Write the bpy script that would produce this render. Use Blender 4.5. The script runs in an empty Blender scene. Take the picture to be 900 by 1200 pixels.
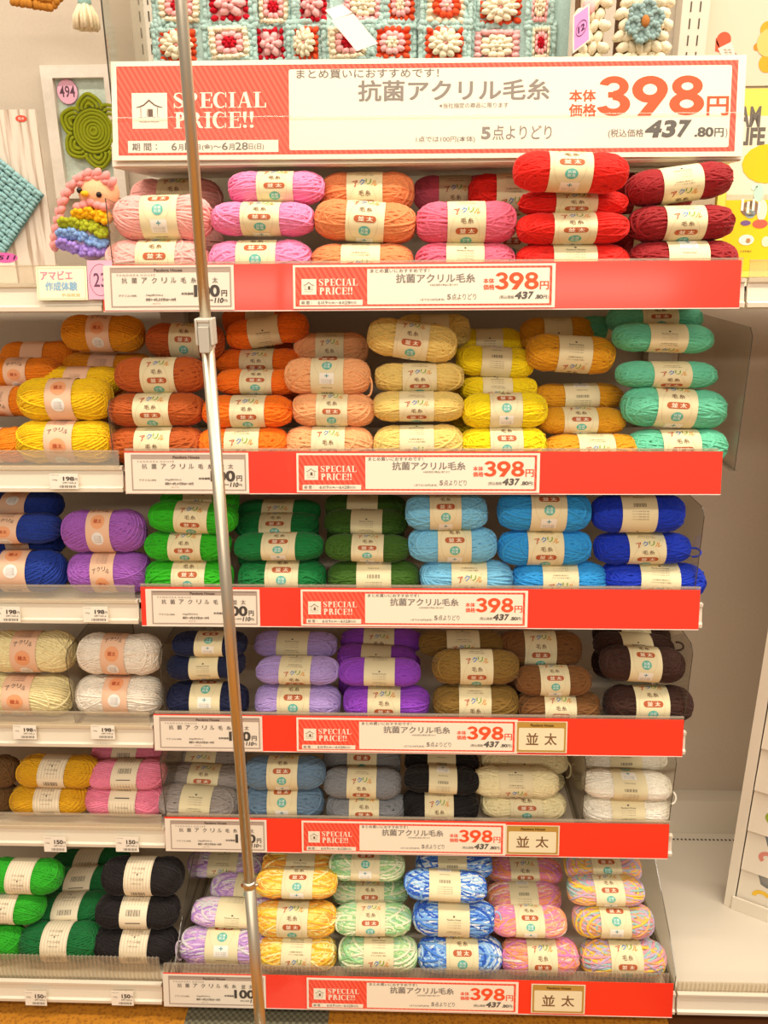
import bpy, bmesh, math, random
from mathutils import Vector, Matrix
from mathutils.bvhtree import BVHTree

random.seed(7)
PI = math.pi
SC = bpy.context.scene
COL = SC.collection

# ------------------------------------------------------------------ camera
F, CAMZ = 950.0, 1.345
YAW, PITCH, ROLL = math.radians(1.99), math.radians(18.9), math.radians(0.5)
MR = (Matrix.Rotation(YAW, 3, 'Z') @ Matrix.Rotation(-PITCH, 3, 'X') @ Matrix.Rotation(ROLL, 3, 'Y'))
EYE = Vector((0, 0, CAMZ))
FWD = MR @ Vector((0, 1, 0))


def at(px, py, Y):
    """point of the place seen at photo pixel (px, py) in the vertical plane at distance Y"""
    d = MR @ Vector(((px - 450) / F, 1, -(py - 600) / F))
    return EYE + d * (Y / d.y)


def at_z(px, py, z):
    d = MR @ Vector(((px - 450) / F, 1, -(py - 600) / F))
    return EYE + d * ((z - CAMZ) / d.z)


def mpp(p):
    """metres per photo pixel at point p"""
    return (p - EYE).dot(FWD) / F


cam_d = bpy.data.cameras.new('camera')
cam = bpy.data.objects.new('camera', cam_d)
COL.objects.link(cam)
mw = MR.copy()
r_, f_, u_ = MR.col[0], MR.col[1], MR.col[2]
cam.matrix_world = Matrix(((r_.x, u_.x, -f_.x, 0), (r_.y, u_.y, -f_.y, 0), (r_.z, u_.z, -f_.z, CAMZ), (0, 0, 0, 1)))
cam_d.sensor_fit = 'VERTICAL'
cam_d.sensor_height = 36
cam_d.lens = F / 1200 * 36
cam_d.clip_start = 0.05
SC.camera = cam

# ------------------------------------------------------------------ materials


def lin(h):
    h = h.lstrip('#')
    out = []
    for i in (0, 2, 4):
        c = int(h[i:i + 2], 16) / 255
        out.append(c / 12.92 if c <= .04045 else ((c + .055) / 1.055) ** 2.4)
    return (*out, 1.0)


MATS = {}


def nt(m):
    m.use_nodes = True
    return m.node_tree, m.node_tree.nodes['Principled BSDF']


def mat(name, h, rough=.6, metal=0, spec=.4, noise=0, scale=40, bump=0, coat=0, sheen=0):
    if name in MATS:
        return MATS[name]
    m = bpy.data.materials.new(name)
    t, b = nt(m)
    b.inputs['Base Color'].default_value = lin(h)
    b.inputs['Roughness'].default_value = rough
    b.inputs['Metallic'].default_value = metal
    b.inputs['Specular IOR Level'].default_value = spec
    b.inputs['Coat Weight'].default_value = coat
    b.inputs['Coat Roughness'].default_value = .12
    b.inputs['Sheen Weight'].default_value = sheen
    if noise or bump:
        tc = t.nodes.new('ShaderNodeTexCoord')
        n = t.nodes.new('ShaderNodeTexNoise')
        n.inputs['Scale'].default_value = scale
        n.inputs['Detail'].default_value = 4
        t.links.new(tc.outputs['Object'], n.inputs['Vector'])
        if noise:
            mx = t.nodes.new('ShaderNodeMix')
            mx.data_type = 'RGBA'
            mx.blend_type = 'MULTIPLY'
            mx.inputs[0].default_value = noise
            mx.inputs[6].default_value = lin(h)
            t.links.new(n.outputs['Color'], mx.inputs[7])
            hs = t.nodes.new('ShaderNodeHueSaturation')
            hs.inputs['Saturation'].default_value = 0
            hs.inputs['Value'].default_value = 1.9
            t.links.new(n.outputs['Color'], hs.inputs['Color'])
            t.links.new(hs.outputs['Color'], mx.inputs[7])
            t.links.new(mx.outputs[2], b.inputs['Base Color'])
        if bump:
            bp = t.nodes.new('ShaderNodeBump')
            bp.inputs['Strength'].default_value = bump
            bp.inputs['Distance'].default_value = .001
            t.links.new(n.outputs['Fac'], bp.inputs['Height'])
            t.links.new(bp.outputs['Normal'], b.inputs['Normal'])
    MATS[name] = m
    return m


def paint(h):
    return mat('print_' + h.lstrip('#').lower(), h, .55, spec=.3)


def wool_mat(attr=False):
    """spun acrylic: the colour comes from the object (plain yarn) or from the dyed thread itself (mixed yarn)"""
    m = bpy.data.materials.new('acrylic_wool_mixed' if attr else 'acrylic_wool')
    t, b = nt(m)
    if attr:
        src = t.nodes.new('ShaderNodeAttribute')
        src.attribute_name = 'dye'
    else:
        src = t.nodes.new('ShaderNodeObjectInfo')
    tc = t.nodes.new('ShaderNodeTexCoord')
    n = t.nodes.new('ShaderNodeTexNoise')
    n.inputs['Scale'].default_value = 55
    n.inputs['Detail'].default_value = 3
    t.links.new(tc.outputs['Object'], n.inputs['Vector'])
    hs = t.nodes.new('ShaderNodeHueSaturation')
    mr = t.nodes.new('ShaderNodeMapRange')
    mr.inputs[1].default_value = .3
    mr.inputs[2].default_value = .7
    mr.inputs[3].default_value = .82
    mr.inputs[4].default_value = 1.12
    t.links.new(n.outputs['Fac'], mr.inputs[0])
    t.links.new(mr.outputs[0], hs.inputs['Value'])
    t.links.new(src.outputs['Color'], hs.inputs['Color'])
    t.links.new(hs.outputs['Color'], b.inputs['Base Color'])
    b.inputs['Roughness'].default_value = .62
    b.inputs['Specular IOR Level'].default_value = .22
    b.inputs['Sheen Weight'].default_value = .12
    b.inputs['Sheen Roughness'].default_value = .5
    return m


def clear_mat(name, tint, gloss=.03, haze=0., hz='#E8DFD2'):
    m = bpy.data.materials.new(name)
    m.use_nodes = True
    t = m.node_tree
    t.nodes.clear()
    o = t.nodes.new('ShaderNodeOutputMaterial')
    tr = t.nodes.new('ShaderNodeBsdfTransparent')
    tr.inputs[0].default_value = lin(tint)
    g = t.nodes.new('ShaderNodeBsdfGlossy')
    g.inputs['Roughness'].default_value = .08
    df = t.nodes.new('ShaderNodeBsdfDiffuse')
    df.inputs[0].default_value = lin(hz)
    lf = t.nodes.new('ShaderNodeLayerWeight')
    pw = t.nodes.new('ShaderNodeMath')
    pw.operation = 'POWER'
    pw.inputs[1].default_value = 5
    t.links.new(lf.outputs['Facing'], pw.inputs[0])
    lw = t.nodes.new('ShaderNodeMapRange')
    lw.inputs[3].default_value = gloss
    lw.inputs[4].default_value = .75
    t.links.new(pw.outputs[0], lw.inputs[0])
    m1 = t.nodes.new('ShaderNodeMixShader')
    m1.inputs[0].default_value = haze
    t.links.new(tr.outputs[0], m1.inputs[1])
    t.links.new(df.outputs[0], m1.inputs[2])
    m2 = t.nodes.new('ShaderNodeMixShader')
    t.links.new(lw.outputs[0], m2.inputs[0])
    t.links.new(m1.outputs[0], m2.inputs[1])
    t.links.new(g.outputs[0], m2.inputs[2])
    t.links.new(m2.outputs[0], o.inputs[0])
    MATS[name] = m
    return m


WOOL, WOOL_MIX = wool_mat(), wool_mat(True)
M_SHELF = mat('cream_enamel', '#DDD3C2', .45, spec=.4)
M_RAIL = mat('cream_plastic', '#E6DCC8', .35, spec=.5)
M_WALL = mat('beige_panel', '#CABCAA', .7, noise=.12, scale=220)
M_CLEAR = clear_mat('clear_acrylic', '#EFEDE8', haze=.05)
M_EDGE = clear_mat('acrylic_edge', '#6E675C', haze=.25, hz='#8A8274')
M_GUARD = clear_mat('clear_guard', '#F5F1E8', haze=.13, hz='#FFF8EA')
M_FILM = clear_mat('clear_film', '#FEFEFE', gloss=.0012, haze=0)
M_RED = mat('red_card', '#F23A2C', .4, spec=.4, coat=.25)
M_STEEL = mat('brushed_steel', '#D6CCB8', .38, metal=1)
M_PLAST = mat('grey_plastic', '#CFC9BC', .4)

# striped red of the printed promotion cards
m = bpy.data.materials.new('print_red_stripes')
t, b = nt(m)
tc = t.nodes.new('ShaderNodeTexCoord')
mp = t.nodes.new('ShaderNodeMapping')
mp.inputs['Rotation'].default_value = (0, math.radians(30), 0)
wv = t.nodes.new('ShaderNodeTexWave')
wv.inputs['Scale'].default_value = 46
wv.bands_direction = 'X'
cr = t.nodes.new('ShaderNodeValToRGB')
cr.color_ramp.elements[0].color = lin('#E93F2C')
cr.color_ramp.elements[1].color = lin('#F3644A')
t.links.new(tc.outputs['Object'], mp.inputs['Vector'])
t.links.new(mp.outputs[0], wv.inputs['Vector'])
t.links.new(wv.outputs['Fac'], cr.inputs[0])
t.links.new(cr.outputs[0], b.inputs['Base Color'])
b.inputs['Roughness'].default_value = .5
M_STRIPE = m

# pale boards with wood grain
m = bpy.data.materials.new('print_whitewashed_wood')
t, b = nt(m)
tc = t.nodes.new('ShaderNodeTexCoord')
mp = t.nodes.new('ShaderNodeMapping')
mp.inputs['Scale'].default_value = (60, 60, 3)
nz = t.nodes.new('ShaderNodeTexNoise')
nz.inputs['Scale'].default_value = 2.2
nz.inputs['Detail'].default_value = 5
cr = t.nodes.new('ShaderNodeValToRGB')
cr.color_ramp.elements[0].position = .36
cr.color_ramp.elements[0].color = lin('#B49A82')
cr.color_ramp.elements[1].position = .5
cr.color_ramp.elements[1].color = lin('#EADBCB')
t.links.new(tc.outputs['Object'], mp.inputs['Vector'])
t.links.new(mp.outputs[0], nz.inputs['Vector'])
t.links.new(nz.outputs['Fac'], cr.inputs[0])
t.links.new(cr.outputs[0], b.inputs['Base Color'])
M_WOODCARD = m

# ------------------------------------------------------------------ object helpers


def tag(o, label, cat, group=None, kind=None):
    if label:
        o['label'] = label
    if cat:
        o['category'] = cat
    if group:
        o['group'] = group
    if kind:
        o['kind'] = kind
    return o


def thing(name, label, cat, loc=(0, 0, 0), group=None, rot=(0, 0, 0)):
    o = bpy.data.objects.new(name, None)
    COL.objects.link(o)
    o.location = loc
    o.rotation_euler = rot
    o.empty_display_size = .02
    return tag(o, label, cat, group)


def link(name, me, parent=None):
    o = bpy.data.objects.new(name, me)
    COL.objects.link(o)
    if parent:
        o.parent = parent
    return o


class MB:
    """collects shapes into one mesh"""

    def __init__(s):
        s.v, s.f, s.m, s.mats = [], [], [], []
        s.smooth = []
        s.jit = 0

    def mi(s, m):
        if m not in s.mats:
            s.mats.append(m)
        return s.mats.index(m)

    def poly(s, vs, fs, m, smooth=False):
        o = len(s.v)
        s.v += [tuple(v) for v in vs]
        k = s.mi(m)
        for f in fs:
            s.f.append(tuple(i + o for i in f))
            s.m.append(k)
            s.smooth.append(smooth)

    def box(s, x0, x1, y0, y1, z0, z1, m):
        s.hexa([(x0, y0, z0), (x1, y0, z0), (x1, y1, z0), (x0, y1, z0), (x0, y0, z1), (x1, y0, z1), (x1, y1, z1), (x0, y1, z1)], m)

    def hexa(s, p, m):
        s.poly(p, [(0, 3, 2, 1), (4, 5, 6, 7), (0, 1, 5, 4), (1, 2, 6, 5), (2, 3, 7, 6), (3, 0, 4, 7)], m)

    def prism_x(s, prof, x0, x1, m):
        """closed profile of (y, z) points swept along x"""
        n = len(prof)
        vs = [(x0, y, z) for y, z in prof] + [(x1, y, z) for y, z in prof]
        fs = [(i, (i + 1) % n, n + (i + 1) % n, n + i) for i in range(n)] + [tuple(range(n))[::-1], tuple(range(n, 2 * n))]
        s.poly(vs, fs, m)

    def ell(s, c, r, m, rot=None, nu=8, nv=6):
        vs, fs = [], []
        for j in range(1, nv):
            a = PI * j / nv
            for i in range(nu):
                b_ = 2 * PI * i / nu
                vs.append(Vector((r[0] * math.sin(a) * math.cos(b_), r[1] * math.sin(a) * math.sin(b_), r[2] * math.cos(a))))
        vs += [Vector((0, 0, r[2])), Vector((0, 0, -r[2]))]
        for j in range(nv - 2):
            for i in range(nu):
                i2 = (i + 1) % nu
                fs.append((j * nu + i, (j + 1) * nu + i, (j + 1) * nu + i2, j * nu + i2))
        tp, bt = len(vs) - 2, len(vs) - 1
        for i in range(nu):
            i2 = (i + 1) % nu
            fs.append((tp, i, i2))
            fs.append((bt, (nv - 2) * nu + i2, (nv - 2) * nu + i))
        if s.jit:
            vs = [v * random.uniform(1 - s.jit, 1 + s.jit) for v in vs]
        if rot is not None:
            vs = [rot @ v for v in vs]
        c = Vector(c)
        s.poly([v + c for v in vs], fs, m, True)

    def tube(s, pts, r, m, n=6, closed=False, cap=True):
        pts = [Vector(p) for p in pts]
        k = len(pts)
        vs, fs = [], []
        nrm = None
        for i, p in enumerate(pts):
            a = pts[(i + 1) % k] if closed or i < k - 1 else p
            b_ = pts[i - 1] if closed or i else p
            t_ = (a - b_).normalized()
            if nrm is None:
                nrm = t_.orthogonal().normalized()
            nrm = (nrm - t_ * nrm.dot(t_)).normalized()
            bn = t_.cross(nrm)
            rr = r[i] if isinstance(r, (list, tuple)) else r
            for j in range(n):
                an = 2 * PI * j / n
                vs.append(p + (nrm * math.cos(an) + bn * math.sin(an)) * rr)
        for i in range(k if closed else k - 1):
            i2 = (i + 1) % k
            for j in range(n):
                j2 = (j + 1) % n
                fs.append((i * n + j, i * n + j2, i2 * n + j2, i2 * n + j))
        if cap and not closed:
            fs.append(tuple(range(n))[::-1])
            fs.append(tuple(range((k - 1) * n, k * n)))
        s.poly(vs, fs, m, True)

    def lathe(s, prof, c, m, n=20):
        """profile of (r, z) around the vertical through c"""
        vs, fs = [], []
        k = len(prof)
        for r, z in prof:
            for j in range(n):
                a = 2 * PI * j / n
                vs.append((c[0] + r * math.cos(a), c[1] + r * math.sin(a), c[2] + z))
        for i in range(k - 1):
            for j in range(n):
                j2 = (j + 1) % n
                fs.append((i * n + j, i * n + j2, (i + 1) * n + j2, (i + 1) * n + j))
        fs.append(tuple(range(n))[::-1])
        fs.append(tuple(range((k - 1) * n, k * n)))
        s.poly(vs, fs, m, True)

    def mesh(s, name):
        me = bpy.data.meshes.new(name)
        me.from_pydata(s.v, [], s.f)
        for mm in s.mats:
            me.materials.append(mm)
        me.polygons.foreach_set('material_index', s.m)
        me.polygons.foreach_set('use_smooth', s.smooth)
        me.update()
        return me

    def build(s, name, parent=None, bevel=0):
        o = link(name, s.mesh(name), parent)
        if bevel:
            md = o.modifiers.new('bevel', 'BEVEL')
            md.width = bevel
            md.segments = 2
            md.limit_method = 'ANGLE'
        return o


# ------------------------------------------------------------------ lettering
_TX = {}


def text_tris(s):
    """outline of a line of writing as flat triangles, in the built-in typeface"""
    if s not in _TX:
        cu = bpy.data.curves.new('t', 'FONT')
        bold = .012
        body = s
        cjk = ord(s.lstrip('*')[0]) > 255
        if s.startswith('*'):
            bold, body = 0 if cjk else .04, s[1:]
        if s.startswith('**'):
            bold, body = .05, s[2:]
        cu.body = body
        cu.offset = bold
        cu.resolution_u = 6 if s.startswith('*') else 3
        o = bpy.data.objects.new('t', cu)
        COL.objects.link(o)
        dg = bpy.context.evaluated_depsgraph_get()
        me = o.evaluated_get(dg).to_mesh()
        vs = [(v.co.x, v.co.y) for v in me.vertices]
        fs = [tuple(p.vertices) for p in me.polygons]
        o.evaluated_get(dg).to_mesh_clear()
        bpy.data.objects.remove(o)
        bpy.data.curves.remove(cu)
        xs = [v[0] for v in vs]
        ys = [v[1] for v in vs]
        _TX[s] = (vs, fs, (min(xs), min(ys), max(xs), max(ys)))
    return _TX[s]


class Flat:
    """flat artwork: polygons in (x right, y up) with an ink and a layer"""

    def __init__(s):
        s.items = []

    def poly(s, pts, ink, lay=1, faces=None):
        s.items.append(([tuple(p) for p in pts], faces or [tuple(range(len(pts)))], ink, lay))

    def rect(s, x0, y0, x1, y1, ink, lay=1):
        x0, x1 = min(x0, x1), max(x0, x1)
        y0, y1 = min(y0, y1), max(y0, y1)
        s.poly([(x0, y0), (x1, y0), (x1, y1), (x0, y1)], ink, lay)

    def rrect(s, x0, y0, x1, y1, r, ink, lay=1, n=5):
        pts = []
        for cx, cy, a0 in ((x1 - r, y1 - r, 0), (x0 + r, y1 - r, 90), (x0 + r, y0 + r, 180), (x1 - r, y0 + r, 270)):
            for k in range(n + 1):
                a = math.radians(a0 + 90 * k / n)
                pts.append((cx + r * math.cos(a), cy + r * math.sin(a)))
        s.poly(pts, ink, lay)

    def disc(s, cx, cy, rx, ink, lay=1, ry=None, n=24):
        ry = ry or rx
        s.poly([(cx + rx * math.cos(2 * PI * k / n), cy + ry * math.sin(2 * PI * k / n)) for k in range(n)], ink, lay)

    def ring(s, cx, cy, rx, w, ink, lay=1, ry=None, n=32, a0=0, a1=360):
        ry = ry or rx
        pts, fs = [], []
        for k in range(n + 1):
            a = math.radians(a0 + (a1 - a0) * k / n)
            pts += [(cx + rx * math.cos(a), cy + ry * math.sin(a)), (cx + (rx - w) * math.cos(a), cy + (ry - w) * math.sin(a))]
        for k in range(n):
            fs.append((2 * k + 1, 2 * k, 2 * k + 2, 2 * k + 3))
        s.poly(pts, ink, lay, fs)

    def frame(s, x0, y0, x1, y1, w, ink, lay=1):
        x0, x1 = min(x0, x1), max(x0, x1)
        y0, y1 = min(y0, y1), max(y0, y1)
        s.rect(x0, y0, x1, y0 + w, ink, lay)
        s.rect(x0, y1 - w, x1, y1, ink, lay)
        s.rect(x0, y0 + w, x0 + w, y1 - w, ink, lay)
        s.rect(x1 - w, y0 + w, x1, y1 - w, ink, lay)

    def text(s, st, x0, y0, x1, y1, ink, lay=2, rot=0, slant=0):
        vs, fs, (a, b_, c, d) = text_tris(st)
        y0, y1 = min(y0, y1), max(y0, y1)
        sx, sy = (x1 - x0) / max(c - a, 1e-6), (y1 - y0) / max(d - b_, 1e-6)
        pts = [(x0 + (x - a) * sx + slant * (y - b_) * sy, y0 + (y - b_) * sy) for x, y in vs]
        if rot:
            cx, cy, cs, sn = (x0 + x1) / 2, (y0 + y1) / 2, math.cos(rot), math.sin(rot)
            pts = [(cx + (x - cx) * cs - (y - cy) * sn, cy + (x - cx) * sn + (y - cy) * cs) for x, y in pts]
        s.poly(pts, ink, lay, fs)
        if st.startswith('*') and ord(st.lstrip('*')[0]) > 255:     # heavier strokes: reprinted slightly shifted
            cw = (y1 - y0) * .9
            for k, (dx, dy) in enumerate(((.03, 0), (.06, 0), (0, .036), (.03, .036), (.06, .036))):
                s.poly([(x + dx * cw, y + dy * cw) for x, y in pts], ink, lay + .1 * (k + 1), fs)

    def stroke(s, pts, w, ink, lay=2):
        """a ribbon with a width at each point"""
        vs, fs = [], []
        n = len(pts)
        for i, p in enumerate(pts):
            a, b_ = pts[max(i - 1, 0)], pts[min(i + 1, n - 1)]
            tx, ty = b_[0] - a[0], b_[1] - a[1]
            L = math.hypot(tx, ty) or 1
            ww = (w[i] if isinstance(w, (list, tuple)) else w) / 2
            vs += [(p[0] - ty / L * ww, p[1] + tx / L * ww), (p[0] + ty / L * ww, p[1] - tx / L * ww)]
        for i in range(n - 1):
            fs.append((2 * i + 1, 2 * i + 3, 2 * i + 2, 2 * i))
        s.poly(vs, ink, lay, fs)

    def emit(s, mb, fn, dlay):
        for pts, fs, ink, lay in s.items:
            m = ink if not isinstance(ink, str) else paint(ink)
            vs = [fn(x, y, lay * dlay) for x, y in pts]
            # keep every polygon facing the viewer (counter-clockwise in x, y)
            out = []
            for f in fs:
                a = sum(pts[f[i]][0] * pts[f[(i + 1) % len(f)]][1] - pts[f[(i + 1) % len(f)]][0] * pts[f[i]][1] for i in range(len(f)))
                out.append(f if a >= 0 else f[::-1])
            mb.poly(vs, out, m)


def heavy_digit(fl, c, x0, y0, x1, y1, ink, lay=3):
    """3, 8 and 9 in a fat grotesque"""
    w, h = x1 - x0, y1 - y0

    def arc(cx, cy, rx, ry, a0, a1, wx, wy, n=22):
        pts, fs = [], []
        for k in range(n + 1):
            a = math.radians(a0 + (a1 - a0) * k / n)
            for q in (0, 1):
                pts.append((x0 + w * (cx + (rx - q * wx) * math.cos(a)), y0 + h * (cy + (ry - q * wy) * math.sin(a))))
        for k in range(n):
            fs.append((2 * k + 1, 2 * k, 2 * k + 2, 2 * k + 3))
        fl.poly(pts, ink, lay + .001 * n + .1 * (cy < .5), fs)
    if c == '8':
        arc(.5, .73, .44, .27, 0, 360, .27, .17)
        arc(.5, .29, .5, .29, 0, 360, .3, .18)
    if c == '3':
        arc(.46, .73, .44, .27, -95, 165, .27, .17)
        arc(.46, .29, .5, .29, -165, 95, .3, .18)
        fl.poly([(x0 + w * .3, y0 + h * .46), (x0 + w * .5, y0 + h * .46), (x0 + w * .5, y0 + h * .6), (x0 + w * .3, y0 + h * .6)], ink, lay + .3)
    if c == '9':
        arc(.5, .66, .5, .34, 0, 360, .3, .2)
        fl.poly([(x0 + w * .995, y0 + h * .6), (x0 + w * .93, y0 + h * .47), (x0 + w * .54, 0 * h + y0), (x0 + w * .16, y0), (x0 + w * .52, y0 + h * .4), (x0 + w * .75, y0 + h * .6)], ink, lay + .3)


def serif(fl, st, x0, y0, x1, y1, ink, lay=2):
    """Didone capitals drawn as strokes: heavy stems, hairlines and flat serifs"""
    W = {'S': .62, 'P': .66, 'E': .66, 'C': .72, 'I': .38, 'A': .8, 'L': .66, 'R': .76, '!': .28}
    gap = .07
    tot = sum(W[c] + gap for c in st) - gap
    sx, sy = (x1 - x0) / tot, (y1 - y0)
    cx = 0
    cnt = [0]

    def nl():
        cnt[0] += 1
        return lay + .04 * (cnt[0] % 16)
    for c in st:
        w = W[c]

        def X(p):
            return (x0 + (cx + p[0]) * sx, y0 + p[1] * sy)

        def R(a, b_, c_, d):
            fl.poly([X((a, b_)), X((c_, b_)), X((c_, d)), X((a, d))], ink, nl())

        def S(pts, ws):
            ps = [X(p) for p in pts]
            fl.stroke(ps, [q * (sx + sy) / 2 for q in ws], ink, nl())
        st_ = .19
        if c in 'IPELR':
            s0 = .1
            R(s0, 0, s0 + st_, 1)
            R(0, 0, s0 + st_ + .1, .05)
            R(0, .95, s0 + st_ + .1, 1)
        if c == 'E':
            R(.1, .94, w, 1)
            R(.1, 0, w, .06)
            R(.2, .48, w - .12, .54)
            R(w - .06, .74, w, 1)
            R(w - .06, 0, w, .27)
            R(w - .17, .4, w - .12, .62)
        if c == 'L':
            R(.1, 0, w, .06)
            R(w - .06, 0, w, .3)
        if c in 'PR':
            pts = [(.2 + .3 * math.sin(math.radians(a)) * (1.05 if c == 'P' else 1), .73 + .24 * math.cos(math.radians(a))) for a in range(0, 181, 15)]
            S(pts, [.06 + .15 * math.sin(math.radians(a)) for a in range(0, 181, 15)])
        if c == 'R':
            S([(.4, .5), (.52, .36), (.6, .1), (.76, .03)], [.08, .17, .18, .06])
        if c == 'C':
            pts = [(.38 + .3 * math.cos(math.radians(a)), .5 + .48 * math.sin(math.radians(a))) for a in range(50, 311, 13)]
            S(pts, [.06 + .16 * max(0, -math.cos(math.radians(a))) for a in range(50, 311, 13)])
            R(.62, .68, .67, 1)
            R(.62, 0, .67, .3)
        if c == 'A':
            S([(.12, .02), (.38, 1)], [.06, .06])
            S([(.42, 1), (.65, .02)], [.2, .2])
            R(.2, .3, .58, .36)
            R(0, 0, .25, .05)
            R(.5, 0, .8, .05)
        if c == 'S':
            pts = [(.52, .8), (.45, .94), (.3, .97), (.14, .9), (.09, .75), (.2, .6), (.4, .45), (.53, .3), (.48, .12), (.32, .03), (.16, .06), (.07, .2)]
            S(pts, [.05, .05, .06, .1, .15, .19, .2, .16, .11, .06, .05, .05])
            R(.51, .68, .56, 1)
            R(.04, 0, .09, .32)
        if c == '!':
            S([(.14, 1), (.14, .6), (.14, .3)], [.2, .17, .03])
            fl.disc(*X((.14, .1)), .1 * sx, ink, nl(), .1 * sy, 12)
        cx += w + gap


def card(fl, name, W, Hh, base_ink, parent=None, thick=.0012, dl=.00025):
    """a printed card standing in x, z (facing -y) from flat artwork, its bottom edge at the origin"""
    mb = MB()
    m = base_ink if not isinstance(base_ink, str) else paint(base_ink)
    mb.box(0, W, 0, thick, 0, Hh, m)
    fl.emit(mb, lambda x, y, d: (x, -d, y), dl)
    return mb.mesh(name)


# artwork of the promotion card in the pixels of the large sign (origin at its lower edge)
def promo_art(W, Hh):
    fl = Flat()
    kx, ky = W / 737, Hh / 122

    def T(x0, y0, x1, y1):
        return ((x0 - 130) * kx, (187 - y1) * ky, (x1 - 130) * kx, (187 - y0) * ky)
    P = '#EFE5D0'
    fl.rect(*T(136.5, 71, 858, 181), M_STRIPE, 1)
    fl.rrect(*T(340, 77, 851, 176), 2.5 * kx, P, 2)
    fl.rect(*T(154, 104, 196, 148), P, 2)
    # house emblem
    g = '#6B5548'
    def L(pts, w):
        fl.stroke([T(x, y, x, y)[:2] for x, y in pts], [q * kx for q in w] if isinstance(w, list) else w * kx, g, 3)
    L([(159, 122), (163, 121), (168, 119), (172, 115.5), (174.5, 113), (177, 115.5), (181, 119), (186, 121), (190.5, 122)], [.8, 1.4, 1.6, 1.8, 2.2, 1.8, 1.6, 1.4, .8])
    L([(164.5, 122), (164.5, 134)], .7)
    L([(184.5, 122), (184.5, 134)], .7)
    L([(162, 134), (171, 134)], .7)
    L([(179, 134), (187, 134)], .7)
    L([(172, 134), (172, 124), (178.5, 124), (178.5, 134)], .6)
    fl.rect(*T(173, 124.5, 178.5, 134), g, 3)
    fl.text('Pandora House', *T(163, 138.5, 186, 140.3), g, 3)
    serif(fl, 'SPECIAL', *T(203, 104, 313, 123), P, 2)
    serif(fl, 'PRICE!!', *T(204, 128, 299, 148), P, 2)
    fl.rect(*T(148, 163, 327, 178), P, 2)
    d = '#7A7068'
    d2 = '#8A8078'
    fl.text('期', *T(153, 166, 162.5, 175.5), d, 3)
    fl.text('間', *T(167, 166, 176, 175.5), d, 3)
    fl.text('：', *T(181, 167.5, 183, 174), d, 3)
    fl.text('6', *T(200, 165.8, 206.5, 175.3), d, 3)
    fl.text('月', *T(208, 167.5, 214, 175.5), d, 3)
    fl.text('19', *T(216, 165.8, 227, 175.3), d, 3)
    fl.text('日(金)', *T(229, 167.5, 249, 175.8), d, 3)
    fl.text('～', *T(250, 169.5, 259, 172.5), d, 3)
    fl.text('6', *T(260, 165.8, 267, 175.3), d, 3)
    fl.text('月', *T(268, 167.5, 275, 175.5), d, 3)
    fl.text('28', *T(276, 165.8, 291, 175.3), d, 3)
    fl.text('日(日)', *T(292, 167.5, 310, 175.8), d, 3)
    fl.text('まとめ買いにおすすめです！', *T(349, 77.5, 515, 88.5), d, 3)
    fl.text('*抗菌アクリル毛糸', *T(421, 92, 642, 117), d2, 3)
    fl.text('※当社指定の商品に限ります', *T(516, 119.5, 596, 126), d2, 3)
    o = '#F0562F'
    fl.text('*本体', *T(666, 105.5, 696, 119.5), o, 3)
    fl.text('*価格', *T(666, 122.5, 697, 137.5), o, 3)
    heavy_digit(fl, '3', *T(699, 89, 738, 137), o)
    heavy_digit(fl, '9', *T(738, 89, 779, 137), o)
    heavy_digit(fl, '8', *T(781, 89, 821, 137), o)
    fl.text('*円', *T(824, 115, 848, 137.5), o, 3)
    fl.text('*5', *T(565, 149, 576, 164.5), d2, 3)
    fl.text('点よりどり', *T(578, 147, 647, 165.5), d2, 3)
    fl.text('1点では100円(本体)', *T(489, 160, 558, 168.5), d2, 3)
    fl.text('(税込価格', *T(712, 153, 753, 164.5), d, 3)
    g2 = '#5E5852'
    fl.text('**4', *T(753, 142.5, 772, 164), g2, 3, slant=.2)
    fl.text('**3', *T(773, 142.5, 788, 164), g2, 3, slant=.2)
    fl.text('**7', *T(790, 142.5, 804, 164), g2, 3, slant=.2)
    fl.text('*.80', *T(811, 151.5, 833, 163.5), g2, 3)
    fl.text('*円', *T(834, 153, 844, 163.5), g2, 3)
    fl.text(')', *T(846.5, 153, 849, 165), d, 3)
    return fl


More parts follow.
